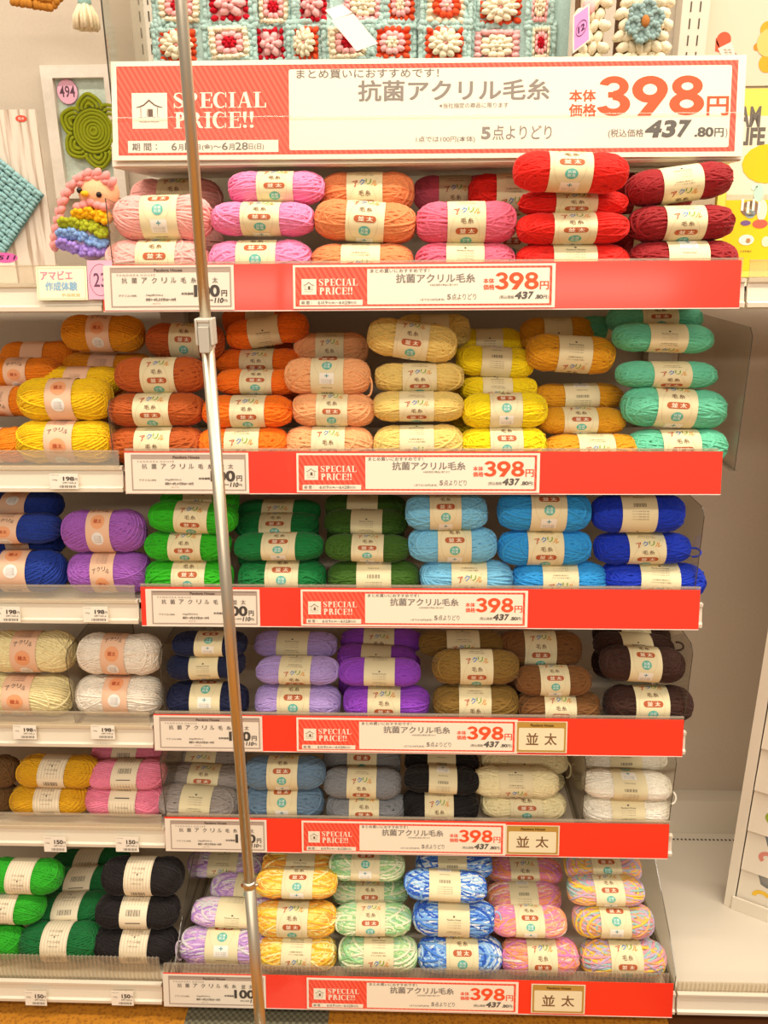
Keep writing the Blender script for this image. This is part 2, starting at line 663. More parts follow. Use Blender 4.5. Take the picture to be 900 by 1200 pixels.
def price_art(W, Hh):
    fl = Flat()
    kx, ky = W / 143, Hh / 48

    def T(x0, y0, x1, y1):
        return ((x0 - 149) * kx, (579 - y1) * ky, (x1 - 149) * kx, (579 - y0) * ky)
    br, g, dk = '#AE9A8C', '#6E635A', '#4A433D'
    x0, y0, x1, y1 = T(156.5, 533, 289, 576)
    fl.frame(x0, y0, x1, y1, 1.6 * kx, br, 1)
    fl.rect(*T(158, 534, 287.5, 538.6), br, 1)
    fl.text('*Pandora House', *T(205, 534.6, 236, 537.9), '#5F5048', 2)
    fl.text('P A N D O R A  H O U S E', *T(164, 540.3, 206, 542.4), '#9A8A7E', 2)
    xs = [169, 180, 191, 202, 213, 223, 234, 245, 258, 268.5]
    for ch, x in zip('抗菌アクリル毛糸並太', xs):
        fl.text(ch, *T(x, 544, x + 6, 550), g, 2)
    fl.text('アクリル100%', *T(165, 562, 185, 564.6), g, 2)
    fl.text('30g(約50m)', *T(195, 561.5, 214, 564.2), g, 2)
    fl.text('*棒針7～8号,かぎ針5/0～7/0号', *T(195, 566, 228, 569.4), g, 2)
    fl.text('洗濯可', *T(202, 571.2, 211, 572.6), br, 2)
    fl.text('*本体価格', *T(234, 560, 247.5, 562.8), dk, 2)
    fl.text('*100', *T(248, 552, 276.5, 565), dk, 2)
    fl.text('*円', *T(278, 558, 284, 564.5), dk, 2)
    fl.text('(税込価格', *T(256, 567.5, 269, 569.8), g, 2)
    fl.text('*110', *T(270, 566, 279.5, 571.5), dk, 2, slant=.2)
    fl.text('円)', *T(280.5, 567.5, 284.5, 571), dk, 2)
    return fl


def namita_art(W, Hh):
    fl = Flat()
    kx, ky = W / 60, Hh / 35
    gd, br = '#B98F3E', '#7A5636'
    fl.rect(1.5 * kx, 1 * ky, 58.5 * kx, 34.5 * ky, gd, 1)
    fl.rrect(3.4 * kx, 3 * ky, 56.4 * kx, 28 * ky, 1.6 * kx, '#E9DDB8', 2)
    fl.text('*Pandora House', 17 * kx, 29.6 * ky, 44 * kx, 32.6 * ky, '#6A4E22', 3)
    fl.text('並', 12 * kx, 9 * ky, 26.5 * kx, 22.5 * ky, br, 3)
    fl.text('太', 33.5 * kx, 9 * ky, 48 * kx, 22.5 * ky, br, 3)
    return fl


# ------------------------------------------------------------------ the setting
mb = MB()
mb.box(-2.2, 2.2, 1.55, 1.6, 0, 2.7, M_WALL)
tag(mb.build('wall_back'), None, None, kind='structure')

m = bpy.data.materials.new('carpet_tiles')
t, b = nt(m)
tc = t.nodes.new('ShaderNodeTexCoord')
wv = t.nodes.new('ShaderNodeTexVoronoi')
wv.inputs['Scale'].default_value = 160
cr = t.nodes.new('ShaderNodeValToRGB')
cr.color_ramp.elements[0].color = lin('#8E5410')
cr.color_ramp.elements[1].color = lin('#C2801A')
cr.color_ramp.elements[1].position = .6
t.links.new(tc.outputs['Object'], wv.inputs['Vector'])
t.links.new(wv.outputs['Distance'], cr.inputs[0])
t.links.new(cr.outputs[0], b.inputs['Base Color'])
b.inputs['Roughness'].default_value = .95
M_CARPET = m
m = bpy.data.materials.new('carpet_tile_grey')
t, b = nt(m)
tc = t.nodes.new('ShaderNodeTexCoord')
ck = t.nodes.new('ShaderNodeTexChecker')
ck.inputs['Scale'].default_value = 170
ck.inputs[1].default_value = lin('#7C765E')
ck.inputs[2].default_value = lin('#5A5644')
t.links.new(tc.outputs['Object'], ck.inputs['Vector'])
t.links.new(ck.outputs['Color'], b.inputs['Base Color'])
b.inputs['Roughness'].default_value = .95
M_CARPET2 = m
mb = MB()
mb.box(-2.2, 2.2, -2.5, 1.6, -.05, 0, M_CARPET)
gx0, gx1 = at_z(217, 1195, 0).x, at_z(385, 1195, 0).x
bx = at_z(782, 1195, 0).x
mb.poly([(gx0, .3, .0006), (gx1, .3, .0006), (gx1, 1.15, .0006), (gx0, 1.15, .0006)], [(0, 1, 2, 3)], M_CARPET2)
mb.poly([(bx, .3, .0006), (2.2, .3, .0006), (2.2, 1.15, .0006), (bx, 1.15, .0006)], [(0, 1, 2, 3)], mat('carpet_tile_brown', '#6B3A12', .95))
tag(mb.build('floor'), None, None, kind='structure')

# ------------------------------------------------------------------ shelves
X0, X1 = -.440, .460
D, D6 = 1.184, 1.079
TILT = math.radians(11.1)
LZ = .0644
BOT = [CAMZ + q for q in (-.1011, -.375, -.602, -.8413, -1.0559, -1.3069)]
BASE_Y = [D, D, D, D, D, D6]
DZ, DY = LZ * math.cos(TILT), LZ * math.sin(TILT)
TOP = [q + DZ for q in BOT]
SURF = [q - .036 for q in TOP]
ORD = ['top', 'second', 'third', 'fourth', 'fifth', 'lowest']
YB = 1.512


def make_shelf(i, xa, xb, where, center=False, name='shelf'):
    y, s = BASE_Y[i], SURF[i]
    lab = {'l': 'cream metal shelf with bare price rail, %s level of the plain bay',
           'c': 'cream metal shelf carrying the %s row of special price yarn behind the red strip',
           'r': 'cream metal shelf, %s level of the nearly empty bay by the white display stand'}[where] % ORD[i]
    t_ = thing(name, lab, 'shelf', (0, 0, 0), 'gondola shelves')
    yf = y + DY + (.004 if i < 5 else .009)
    if i == 5:
        mb = MB()
        mb.box(xa, xb, yf, YB, s - .045, s, M_SHELF)
        mb.box(xa, xb, yf + .06, YB, 0, s - .045, M_SHELF)
        if where == 'r':
            q = at_z(789, 985, s).x
            yy = at_z(820, 985, s).y
            dk = mat('perforation_shadow', '#4A4238', .9)
            for k in range(70):
                xx = q + k * .0088
                if xx < xb - .01:
                    mb.poly([(xx, yy, s + .0004), (xx + .004, yy, s + .0004), (xx + .004, yy + .005, s + .0004), (xx, yy + .005, s + .0004)], [(0, 1, 2, 3)], dk)
    else:
        mb = MB()
        mb.box(xa, xb, yf, YB, s - .006, s, M_SHELF)
        mb.box(xa, xb, yf, yf + .012, s - .03, s, M_SHELF)
        mb.box(xa, xb, YB - .02, YB, s - .03, s - .006, M_SHELF)
    mb.build('board', t_)
    if i < 5:
        for bx_ in (xa + .012, xb - .018):
            mb = MB()
            mb.poly([(bx_ + dx, yy, zz) for dx in (0, .006) for yy, zz in ((YB, s - .006), (yf + .03, s - .006), (yf + .03, s - .014), (YB, s - .03))],
                    [(0, 1, 2, 3), (7, 6, 5, 4), (0, 4, 5, 1), (1, 5, 6, 2), (2, 6, 7, 3), (3, 7, 4, 0)], M_SHELF)
            mb.build('bracket', t_)
    # price rail: a shallow channel leaning back, lip above and below
    rb, rt = BOT[i] + .004, BOT[i] + .036
    yb, yt = y + .006 + .004 * math.tan(TILT), y + .006 + .036 * math.tan(TILT)
    mb = MB()
    pr = [(yb - .004, rb - .004), (yb - .004, rb + .002), (yb, rb + .004), (yt, rt - .004), (yt - .004, rt - .002), (yt - .004, rt + .003), (yt + .004, rt + .003), (yt + .004, rt - .003), (yb + .003, rb)]
    if i == 5 and where == 'l':
        pr = [(a, c - .004) for a, c in pr]
    mb.prism_x(pr, xa, xb + (.008 if center else -.002), M_RAIL)
    mb.build('price_rail', t_)
    # clear front guard
    mb = MB()
    gz = TOP[i] + (.003 if center else 0)
    if i == 5:
        gh = {'l': .125, 'c': .113, 'r': .095}[where]
        gy = yf - .002
        mb.box(xa, xb - .004, gy, gy + .002, s, gh, M_GUARD)
        mb.box(xa, xb - .004, gy - .001, gy + .004, s + .002, s + .007, M_GUARD)
        st = .0075
        k = 0
        while xa + k * st < xb - .006:
            xx = xa + k * st
            mb.box(xx, xx + .0022, gy - .0035, gy, s + .004, gh + (.004 if where == 'l' else 0), M_GUARD)
            k += 1
        mb.build('ribbed_front_guard', t_)
    else:
        y2 = y + DY + .001
        mb.prism_x([(y2 - .005, TOP[i] - .028), (y2, gz), (y2 + .0022, gz), (y2 - .0028, TOP[i] - .028)], xa, xb + (.002 if center else -.006), M_GUARD)
        mb.box(xa, xb + (.002 if center else -.006), y2 - .0012, y2 + .0034, gz - .0016, gz + .0004, M_GUARD)
        mb.build('front_guard', t_)
    return t_


LX0, LX1 = X0 - .912, X0 - .004
RX0, RX1 = X1 + .012, X1 + .912
for i in range(6):
    make_shelf(i, X0, X1, 'c', True)
    make_shelf(i, LX0, LX1, 'l')
make_shelf(0, RX0, RX1, 'r')
make_shelf(5, RX0, RX1, 'r')

# upper shelf that carries the big sign and the crochet
t_ = thing('shelf', 'cream metal upper shelf above the yarn, holding the big sign and crochet blanket', 'shelf', (0, 0, 0), 'gondola shelves')
UZ = 1.462
mb = MB()
mb.box(X0 + .004, X1 + .01, 1.275, YB, UZ - .022, UZ, M_SHELF)
mb.build('board', t_)
mb = MB()
mb.prism_x([(1.268, UZ - .02), (1.276, UZ + .012), (1.28, UZ + .012), (1.275, UZ - .02)], X0 + .004, X1 + .01, M_RAIL)
mb.build('price_rail', t_)

# rear rail of the base deck and slotted uprights
mb = MB()
mb.box(RX0, RX1, YB + .0005, 1.55, .06, .152, M_SHELF)
tag(mb.build('baseboard_back'), None, None, kind='structure')
for px, lab in ((172, 'slotted cream steel upright beside the crochet blanket edge, near the framed doily'), (812, 'slotted cream steel upright between the grey-blue flower crochet and the toy poster')):
    xx = at(px, 30, 1.52).x
    t_ = thing('slotted_upright', lab, 'shelf upright', (xx, 1.535, 0), 'slotted uprights')
    mb = MB()
    mb.box(-.022, .022, -.022, .012, 0, 2.3, M_SHELF)
    dk = mat('slot_shadow', '#5A5044', .9)
    for sx in (-.008, .007):
        k = 0
        while k * .024 < .7:
            z = 1.56 + k * .024
            mb.poly([(sx - .0012, -.0224, z), (sx + .0012, -.0224, z), (sx + .0012, -.0224, z + .015), (sx - .0012, -.0224, z + .015)], [(0, 1, 2, 3)], dk)
            k += 1
    mb.build('post', t_)

# ------------------------------------------------------------------ red strips and cards
PX = [  # strip left/right, price card l/r, promo card l/r, small card l/r : photo columns measured on each strip
    (121, 867, 123, 275, 344, 650, None), (147, 845, 147.7, 292, 348, 632, None), (166, 819, 172, 305, 353, 618, None),
    (181, 800, 181.5, 308, 348, 606, (604, 664)), (194, 783, 194.5, 313, 354, 592, (592, 655)), (192, 788, 192.3, 312, 360, 607, (622, 685))]
STRIP = mat('red_strip', '#F43822', .38, spec=.4, coat=.3)
UP = Matrix.Rotation(-TILT, 4, 'X')


def on_strip(i, px):
    mid = (TOP[i] + BOT[i]) / 2
    y = BASE_Y[i] + DY / 2
    lo, hi = -.6, .7
    for _ in range(50):
        c = (lo + hi) / 2
        q = MR.transposed() @ (Vector((c, y, mid)) - EYE)
        if 450 + F * q.x / q.y < px:
            lo = c
        else:
            hi = c
    return lo


promo_me = card(promo_art(.37, .060), 'promo_card', .37, .060, '#EFE5D2')
price_me = card(price_art(.186, .0622), 'price_card', .186, .0622, '#E8DCCB')
nam_me = card(namita_art(.086, .0555), 'grade_card', .086, .0555, '#E6D9BE')
for i, (a, b_, c, d, e, f2, sm) in enumerate(PX):
    y, z = BASE_Y[i], BOT[i]

    def put(name, me, px0, px1, w, dz, dy, lab, cat, grp):
        xa, xb = on_strip(i, px0), on_strip(i, px1)
        o = link(name, me)
        o.location = (xa, y - .0032 - dy + dz * math.tan(TILT), z + dz)
        o.rotation_euler = (-TILT, 0, 0)
        o.scale = ((xb - xa) / w, 1, 1)
        return tag(o, lab, cat, grp)
    xa, xb = on_strip(i, a), on_strip(i, b_)
    mb = MB()
    mb.box(0, xb - xa, 0, .0012, 0, LZ, STRIP)
    mb.box(0, xb - xa, -.0004, .0016, -.0012, 0, paint('#F2DDD2'))
    o = mb.build('red_price_strip')
    o.location = (xa, y - .0024, z)
    o.rotation_euler = (-TILT, 0, 0)
    tag(o, 'long red card strip fronting the %s row of special price yarn' % ORD[i], 'price strip', 'red price strips')
    hh = (.0012, .0006, -.0004, .0012, .0002, .0016)[i]
    put('price_card', price_me, c, d, .186, hh, .0012, 'white price card with grey border, 100円, on the %s red strip behind the pole' % ORD[i], 'price card', 'white price cards')
    put('promo_card', promo_me, e, f2, .37, .0022, .0012, 'special price card reading 398円, on the %s red strip' % ORD[i], 'sale card', 'special price cards')
    if sm:
        put('grade_card', nam_me, sm[0], sm[1], .086, .0045, .0016, 'small gold-bordered card reading 並太, on the %s red strip' % ORD[i], 'sign card', 'gold-bordered cards')

# big sign, leaning back on the upper shelf edge
pl, pr_ = at(133, 188, 1.262), at(869.5, 183, 1.262)
SW, SHT = pr_.x - pl.x, .136
sg = card(promo_art(SW, SHT), 'sale_sign', SW, SHT, '#EFE5D2', thick=.003)
o = link('sale_sign', sg)
o.location = (pl.x, 1.262, pl.z)
o.rotation_euler = (-math.radians(13), -(pr_.z - pl.z) / SW, 0)
tag(o, 'long red and white sale sign reading SPECIAL PRICE!! 398円 above the yarn', 'sale sign')
mb = MB()
mb.box(.002, SW - .004, -.0032, -.0026, -.004, .058, M_FILM)
mb.box(.002, SW - .004, -.0036, -.0024, .0575, .0585, M_GUARD)
o2 = mb.build('clear_film_cover')
o2.location, o2.rotation_euler = o.location, o.rotation_euler
tag(o2, 'clear plastic film over the lower half of the big sale sign', 'plastic film')

# ------------------------------------------------------------------ shelf dividers
DIV = [  # shelf, photo column / row of the lower front corner, height, depth, label
    (0, 131, 300, .125, .30, 'clear divider between the rainbow crochet doll and the pale pink yarn'),
    (1, 861, 548, .215, .32, 'clear divider at the open end of the second row beside the mint yarn'),
    (1, 131, 520, .11, .30, 'clear divider between the yellow chunky yarn and the rust yarn'),
    (2, 814, 694, .165, .32, 'clear divider at the open end of the third row beside the royal blue yarn'),
    (3, 802, 842, .165, .32, 'clear divider at the open end of the fourth row beside the dark brown yarn'),
    (3, 86, 830, .145, .32, 'clear divider between the cream and white chunky yarn'),
    (3, 192.5, 826, .145, .32, 'clear divider between the white chunky yarn and the navy yarn'),
    (4, 784, 962, .165, .32, 'clear divider at the open end of the fifth row beside the white yarn'),
    (4, 682, 957, .15, .32, 'clear divider between the cream yarn and the white yarn'),
    (4, 194, 950, .15, .32, 'clear divider between the pink yarn and the warm grey yarn'),
    (5, 205, 1132, .15, .40, 'clear sloped divider between the black yarn and the lilac yarn'),
    (5, 792, 1145, .16, .42, 'clear sloped divider at the open end of the lowest row'),
]
DIVX = []
for i, px, py, hgt, dep, lab in DIV:
    y = BASE_Y[i] + .026
    p = at(px, py, y)
    s = SURF[i]
    t_ = thing('shelf_divider', lab, 'divider', (p.x, y, s + .0005), 'clear shelf dividers')
    if i == 5:
        prof = [(0, .001), (0, .035), (.05, .075), (.2, hgt), (dep, hgt), (dep, .001)]
    elif i == 0:
        prof = [(0, .001), (0, hgt), (.10, hgt - .012), (dep, hgt - .012), (dep, .001)]
    else:
        prof = [(.0, .001), (.0, hgt - .012), (.012, hgt), (dep, hgt), (dep, .001)]
    n = len(prof)
    mb = MB()
    vs = [(-.0008, a, c) for a, c in prof] + [(.0008, a, c) for a, c in prof]
    mb.poly(vs, [tuple(range(n)), tuple(range(n, 2 * n))[::-1]], M_CLEAR)
    mb.poly(vs, [(k, k + n, (k + 1) % n + n, (k + 1) % n) for k in range(n)], M_EDGE)
    mb.build('panel', t_)
    mb = MB()
    mb.box(-.006, .006, 0, dep, 0, .0012, M_CLEAR)
    mb.build('foot', t_)
    DIVX.append((i, p.x))

# ------------------------------------------------------------------ yarn balls
P_EXP = 3.4
RYZ = .235          # half thickness of the winding relative to its length


def shape_scale(u):
    """radius of the ball along direction u (unit-sphere space), all half axes 1"""
    q = abs(u[0]) ** P_EXP + (u[1] * u[1] + u[2] * u[2]) ** (P_EXP / 2)
    return q ** (-1 / P_EXP)


def winding(seed, bundles, per, step, rad, palette=None, seg=34):
    rnd = random.Random(seed)
    v, f, dye = [], [], []
    K = 5
    loops = []
    for b_ in range(bundles):
        beta = math.radians(rnd.choice((52, 60, 66, 72, 80)) + rnd.uniform(-5, 5))
        phi = 2 * PI * (b_ * .381966 + rnd.uniform(-.05, .05))
        n = Vector((math.cos(beta), math.sin(beta) * math.cos(phi), math.sin(beta) * math.sin(phi)))
        lift = rnd.uniform(-.01, .05) + .02 * b_ / bundles
        for k in range(per):
            dl = (k - (per - 1) / 2) * step + rnd.uniform(-.012, .012)
            loops.append((n, dl, lift + rnd.uniform(-.014, .014), b_, k))
    for k in range(5):     # stray threads over the ends
        beta = math.radians(rnd.uniform(40, 85))
        phi = rnd.uniform(0, 2 * PI)
        loops.append((Vector((math.cos(beta), math.sin(beta) * math.cos(phi), math.sin(beta) * math.sin(phi))), rnd.uniform(-.3, .3), .075, 99, k))
    for n, dl, lift, bi, kk in loops:
        e1 = n.orthogonal().normalized()
        e2 = n.cross(e1)
        pts = []
        rr = math.sqrt(max(0, 1 - dl * dl))
        w1, w2 = rnd.uniform(0, 6.28), rnd.uniform(.0, .012)
        for s in range(seg):
            a = 2 * PI * s / seg
            u = n * (dl + w2 * math.sin(2 * a + w1)) + (e1 * math.cos(a) + e2 * math.sin(a)) * rr
            u.normalize()
            q = shape_scale(u) * (.9 + lift)
            x = u.x * q * .5
            pts.append(Vector((x, u.y * q * RYZ, u.z * q * RYZ)))
        o = len(v)
        ph = rnd.random()
        for s in range(seg):
            p = pts[s]
            tg = (pts[(s + 1) % seg] - pts[s - 1]).normalized()
            out = Vector((p.x * .25, p.y, p.z))
            out = (out - tg * out.dot(tg)).normalized()
            sd = tg.cross(out)
            if palette:
                col = palette[int((bi * .73 + kk * .06 + s / seg * .8) * 1.7) % len(palette)]
                if kk % 4 == 0:
                    col = palette[(bi + kk // 3) % len(palette)]
            for j in range(K):
                an = 2 * PI * j / K
                w = p + (out * math.cos(an) + sd * math.sin(an)) * rad
                v.append((w.x, w.y / RYZ * .5, w.z / RYZ * .5))
                if palette:
                    dye += col
        for s in range(seg):
            s2 = (s + 1) % seg
            for j in range(K):
                j2 = (j + 1) % K
                f.append((o + s * K + j, o + s * K + j2, o + s2 * K + j2, o + s2 * K + j))
    # packed inside of the ball
    o = len(v)
    NU, NV = 20, 16
    for j in range(NV + 1):
        th = PI * j / NV
        for i in range(NU):
            a = 2 * PI * i / NU
            u = Vector((math.cos(th), math.sin(th) * math.cos(a), math.sin(th) * math.sin(a)))
            q = shape_scale(u) * .83
            v.append((u.x * q * .5, u.y * q * .5, u.z * q * .5))
            if palette:
                dye += palette[0]
    for j in range(NV):
        for i in range(NU):
            i2 = (i + 1) % NU
            f.append((o + j * NU + i, o + (j + 1) * NU + i, o + (j + 1) * NU + i2, o + j * NU + i2))
    mx = max(abs(p[0]) for p in v)
    mr = max(math.hypot(p[1], p[2]) for p in v)
    w = []
    for x, y, z in v:       # fit the unit ball, nipped in at the waist where the band sits
        x *= .5 / mx
        c = min(1, max(0, (abs(x) - .195) / .085))
        c = .5 / mr * (1 - .1 * (1 - c * c * (3 - 2 * c)))
        w.append((x, y * c, z * c))
    v = w
    me = bpy.data.meshes.new('wound_thread')
    me.from_pydata(v, [], f)
    me.polygons.foreach_set('use_smooth', [True] * len(f))
    if palette:
        at_ = me.attributes.new('dye', 'FLOAT_COLOR', 'POINT')
        at_.data.foreach_set('color', dye)
    me.materials.append(WOOL_MIX if palette else WOOL)
    me.update()
    return me


THICK = [winding(10 + k, 13, 7, .195, .0178) for k in range(5)]
FINE = [winding(40 + k, 18, 8, .10, .0112) for k in range(3)]


def pal(*hs):
    return [lin(h) for h in hs]


MIXES = {
    'lilac': pal('#C9A0DC', '#E8CFEA', '#EFC6DA', '#D8D4D6', '#B58AD0'),
    'yellow': pal('#F7C93E', '#F9DE7A', '#F2A444', '#FBEBA0', '#F5B63A'),
    'green': pal('#B4D89A', '#DCE9BE', '#A9D4B4', '#E9EBC8', '#93CB8C'),
    'blue': pal('#4E86DC', '#A9CDEE', '#E4EBEE', '#2F5FC4', '#7FB2EA'),
    'pink': pal('#EE8FA6', '#F5B08C', '#F6D3C4', '#DE88C4', '#F29A6A'),
    'rainbow': pal('#F2C84A', '#E9A0AE', '#9CC6C0', '#C3AFCF', '#F0B072'),
}
MIXME = {k: [winding(60 + 7 * n + j, 13, 7, .195, .0178, p) for j in range(2)] for n, (k, p) in enumerate(MIXES.items())}

# --- paper bands
L_MM = 135.0
R_MM = 30.0


def band(name, paper, art, half):
    bm = bmesh.new()
    mb = MB()
    N = 48
    xs = [-half, -half + .8, -half * .5, 0, half * .5, half - .8, half]
    rs = [.452, .457, .459, .4595, .459, .457, .452]
    vs, fs = [], []
    for x, r in zip(xs, rs):
        for k in range(N):
            a = 2 * PI * k / N
            vs.append((x / L_MM, -r * math.cos(a), r * math.sin(a)))
    for j in range(len(xs) - 1):
        for k in range(N):
            k2 = (k + 1) % N
            fs.append((j * N + k, j * N + k2, (j + 1) * N + k2, (j + 1) * N + k))
    mb.poly(vs, fs, paper, True)
    for pts, faces, ink, lay in art.items:
        mm = ink if not isinstance(ink, str) else paint(ink)
        bm.clear()
        bv = [bm.verts.new((x, y, 0)) for x, y in pts]
        for f in faces:
            try:
                bm.faces.new([bv[i] for i in f])
            except ValueError:
                pass
        ys = [p[1] for p in pts]
        y = math.floor(min(ys) / 2.5) * 2.5 + 2.5
        while y < max(ys):
            bmesh.ops.bisect_plane(bm, geom=bm.verts[:] + bm.edges[:] + bm.faces[:], plane_co=(0, y, 0), plane_no=(0, 1, 0))
            y += 2.5
        bm.verts.index_update()
        out = []
        for v in bm.verts:
            th = v.co.y / R_MM
            r = .460 + .0028 * lay
            out.append((v.co.x / L_MM, -r * math.cos(th), r * math.sin(th)))
        ff = []
        for f in bm.faces:
            ids = [v.index for v in f.verts]
            ff.append(ids if f.normal.z >= 0 else ids[::-1])
        mb.poly(out, ff, mm)
    bm.free()
    return mb.mesh(name)


def art_std():
    fl = Flat()
    tn, br = '#CDB98F', '#7C5A3C'
    fl.ring(-2, -4, 19, .35, tn, 1, 34, 40)
    fl.ring(17, 37, 1.6, .35, tn, 1, n=12)
    for ch, x, s, c, rt in (('*ア', -16, 24, '#C05A3C', .25), ('*ク', -7, 26.5, '#5C8CC8', .08), ('*リ', 1.5, 27, '#86A83A', -.08), ('*ル', 10, 24.5, '#DE9A3A', -.25)):
        fl.text(ch, x, s, x + 7.4, s + 8.6, c, 2, rt)
    fl.text('毛', -8, 11, -.4, 19, br, 2)
    fl.text('糸', 1, 11, 8.6, 19, br, 2)
    fl.rrect(-14.5, -4.2, 14.5, 5.4, 4.4, '#B65C32', 2)
    fl.text('*並', -9.2, -2.6, -1.2, 3.8, '#F7E6CC', 3)
    fl.text('*太', 2, -2.6, 10, 3.8, '#F7E6CC', 3)
    fl.disc(0, -17, 7.6, '#62B8A8', 2)
    for ch, x, s in (('*抗', -4.6, -16.6), ('*菌', .4, -16.6), ('*防', -4.6, -21.6), ('*臭', .4, -21.6)):
        fl.text(ch, x, s, x + 4.2, s + 4.2, '#D9EFE4', 3)
    fl.rect(-11, -48, 11, -30, '#F7F2E6', 2)
    fl.rect(-.7, -37.5, .7, -31.5, '#5AA0A8', 3)
    fl.rect(-3, -35.2, 3, -33.8, '#5AA0A8', 3)
    for k in range(3):
        fl.text('アクリル100%', -8, -41.6 - 2.6 * k, 8, -40 - 2.6 * k, '#8E8A84', 3)
    fl.text('Pandora House', -8, -56, 8, -53.6, '#8A7A64', 2)
    for k in range(11):
        w = (.7, .4, 1.0, .5, .8)[k % 5]
        fl.rect(-9 + k * 1.7, -72, -9 + k * 1.7 + w, -66, '#4A443C', 2)
    for k in range(4):
        fl.text('アクリル毛糸 並太 30g', -12, -80 - 4 * k, 12, -77.6 - 4 * k, '#9A8E78', 2)
    fl.text('アクリル毛糸で編む', -13, 42, 13, 44.4, '#9A8A6A', 2)
    fl.text('抗菌防臭加工', -11, 46, 11, 48.4, '#9A8A6A', 2)
    fl.disc(0, 72, 1.6, '#5A5048', 2, n=10)
    fl.text('Pandora House', -11, 66, 11, 68.6, '#6E6252', 2)
    for k in range(3):
        fl.text('アクリル毛糸 並太', -11, 62 - 4 * k, 11, 63.8 - 4 * k, '#A89C84', 2)
    return fl


def art_chunky():
    fl = Flat()
    g = '#6A5A54'
    for ch, x, s, rt in (('ア', -14, 21, .3), ('ク', -6.8, 24, .1), ('リ', .8, 24, -.1), ('ル', 7.6, 21, -.3)):
        fl.text(ch, x, s, x + 6, s + 6.5, g, 2, rt)
    fl.disc(0, 4, 11, '#F0A878', 2)
    fl.text('*極太', -6.5, 1, 6.5, 7.4, '#C05A34', 3)
    fl.disc(0, -21, 9.6, '#F4F0EA', 2)
    for k in range(5):
        fl.text('アクリル100%', -5.6, -17.5 - 2.2 * k, 5.6, -16 - 2.2 * k, '#8E9094', 3)
    for k in range(6):
        fl.text('アクリル毛糸 極太', -9, 52 - 3.4 * k, 9, 54.2 - 3.4 * k, '#A08078', 2)
    for k in range(11):
        w = (.7, .4, 1.0, .5, .8)[k % 5]
        fl.rect(-9 + k * 1.7, -56, -9 + k * 1.7 + w, -50, '#5A544C', 2)
    for k in range(4):
        fl.text('アクリル毛糸', -9, -66 - 4 * k, 9, -63.6 - 4 * k, '#A08078', 2)
    return fl


def art_plain():
    fl = Flat()
    for k in range(13):
        w = (.7, .4, 1.1, .5, .9)[k % 5]
        fl.rect(-11 + k * 1.75, -3, -11 + k * 1.75 + w, 7, '#5A544C', 2)
    fl.rect(-12, -16.4, 12, -14.8, '#4E463E', 2)
    for k in range(9):
        fl.rect(-20.5 + k * 5, 14, -18.6 + k * 5, 70, '#DCCCB0', 1)
        fl.rect(-20.5 + k * 5, -70, -18.6 + k * 5, -24, '#DCCCB0', 1)
    for s in (28, 44):
        fl.text('アクリル毛糸', -11, s, 11, s + 4, '#A08E74', 2)
        fl.text('100% acrylic', -8, s - 6, 8, s - 3.6, '#A08E74', 2)
        fl.text('アクリル毛糸', -11, -s - 6, 11, -s - 2, '#A08E74', 2)
    fl.disc(0, 37, 1.4, '#6A5E50', 2, n=10)
    return fl


BAND = {
    'std': band('paper_band', mat('cream_paper', '#EBDEB4', .6, spec=.3), art_std(), 25),
    'chunky': band('paper_band', mat('salmon_paper', '#F0C6A6', .6, spec=.3), art_chunky(), 19),
    'plain': band('paper_band', mat('ivory_paper', '#EFE0C2', .6, spec=.3), art_plain(), 22),
}
GROUP = {'std': 'cream-banded acrylic yarn balls', 'chunky': 'salmon-banded chunky yarn balls', 'plain': 'ivory-banded yarn balls'}

# simple closed hull for packing
HV, HF = [], []
for j in range(9):
    th = PI * (j + .001) / 8.002
    for i in range(14):
        a = 2 * PI * i / 14
        u = Vector((math.cos(th), math.sin(th) * math.cos(a), math.sin(th) * math.sin(a)))
        q = shape_scale(u)
        HV.append(Vector((u.x * q * .5, u.y * q * .5, u.z * q * .5)))
for j in range(8):
    for i in range(14):
        i2 = (i + 1) % 14
        HF.append((j * 14 + i, (j + 1) * 14 + i, (j + 1) * 14 + i2, j * 14 + i2))

# ball rows: (px, py, width px, mm of the band that faces the viewer, depth behind the front, tilt deg)
# listed from the bottom of each stack upward, then those tucked behind
A_, K_, P_, T_, C_, B_, L_, S_ = 27, 14, 0, -17, -39, -69, 70, 45
YARN = []


def stack(row, kind, cname, colour, balls):
    YARN.append((row, kind, cname, colour, balls))


# ---- row 1
stack(0, 'std', 'pale pink', '#F9B4AC', [(184, 289, 124, -8, .045, 0), (192, 256, 116, -30, .055, 0), (206, 214, 108, P_, .2, 0)])
stack(0, 'std', 'candy pink', '#F68EBC', [(305, 296, 124, -20, .045, 0), (309, 257, 122, -5, .052, 0), (324, 209, 114, -4, .08, 0)])
stack(0, 'std', 'salmon orange', '#E88E58', [(425, 296, 122, 28, .045, 0), (428, 260, 120, -5, .055, 5), (430, 222, 112, 14, .11, 0)])
stack(0, 'std', 'rose pink', '#EC6C88', [(545, 297, 118, 48, .045, 0), (546, 261, 118, 12, .05, 0), (535, 216, 102, 22, .18, 0)])
stack(0, 'std', 'bright red', '#EA2014', [(670, 297, 134, 44, .045, 0), (670, 268, 131, 2, .04, 0, .66), (671, 239, 128, 12, .045, 0, .56), (668, 202, 134, -14, .022, 1, .8), (600, 222, 104, 40, .16, 0)])
stack(0, 'std', 'dark red', '#98161C', [(800, 294, 126, B_, .045, 0), (797, 262, 122, 16, .05, 0), (795, 215, 122, 42, .065, -6), (762, 208, 104, 60, .17, 0)])
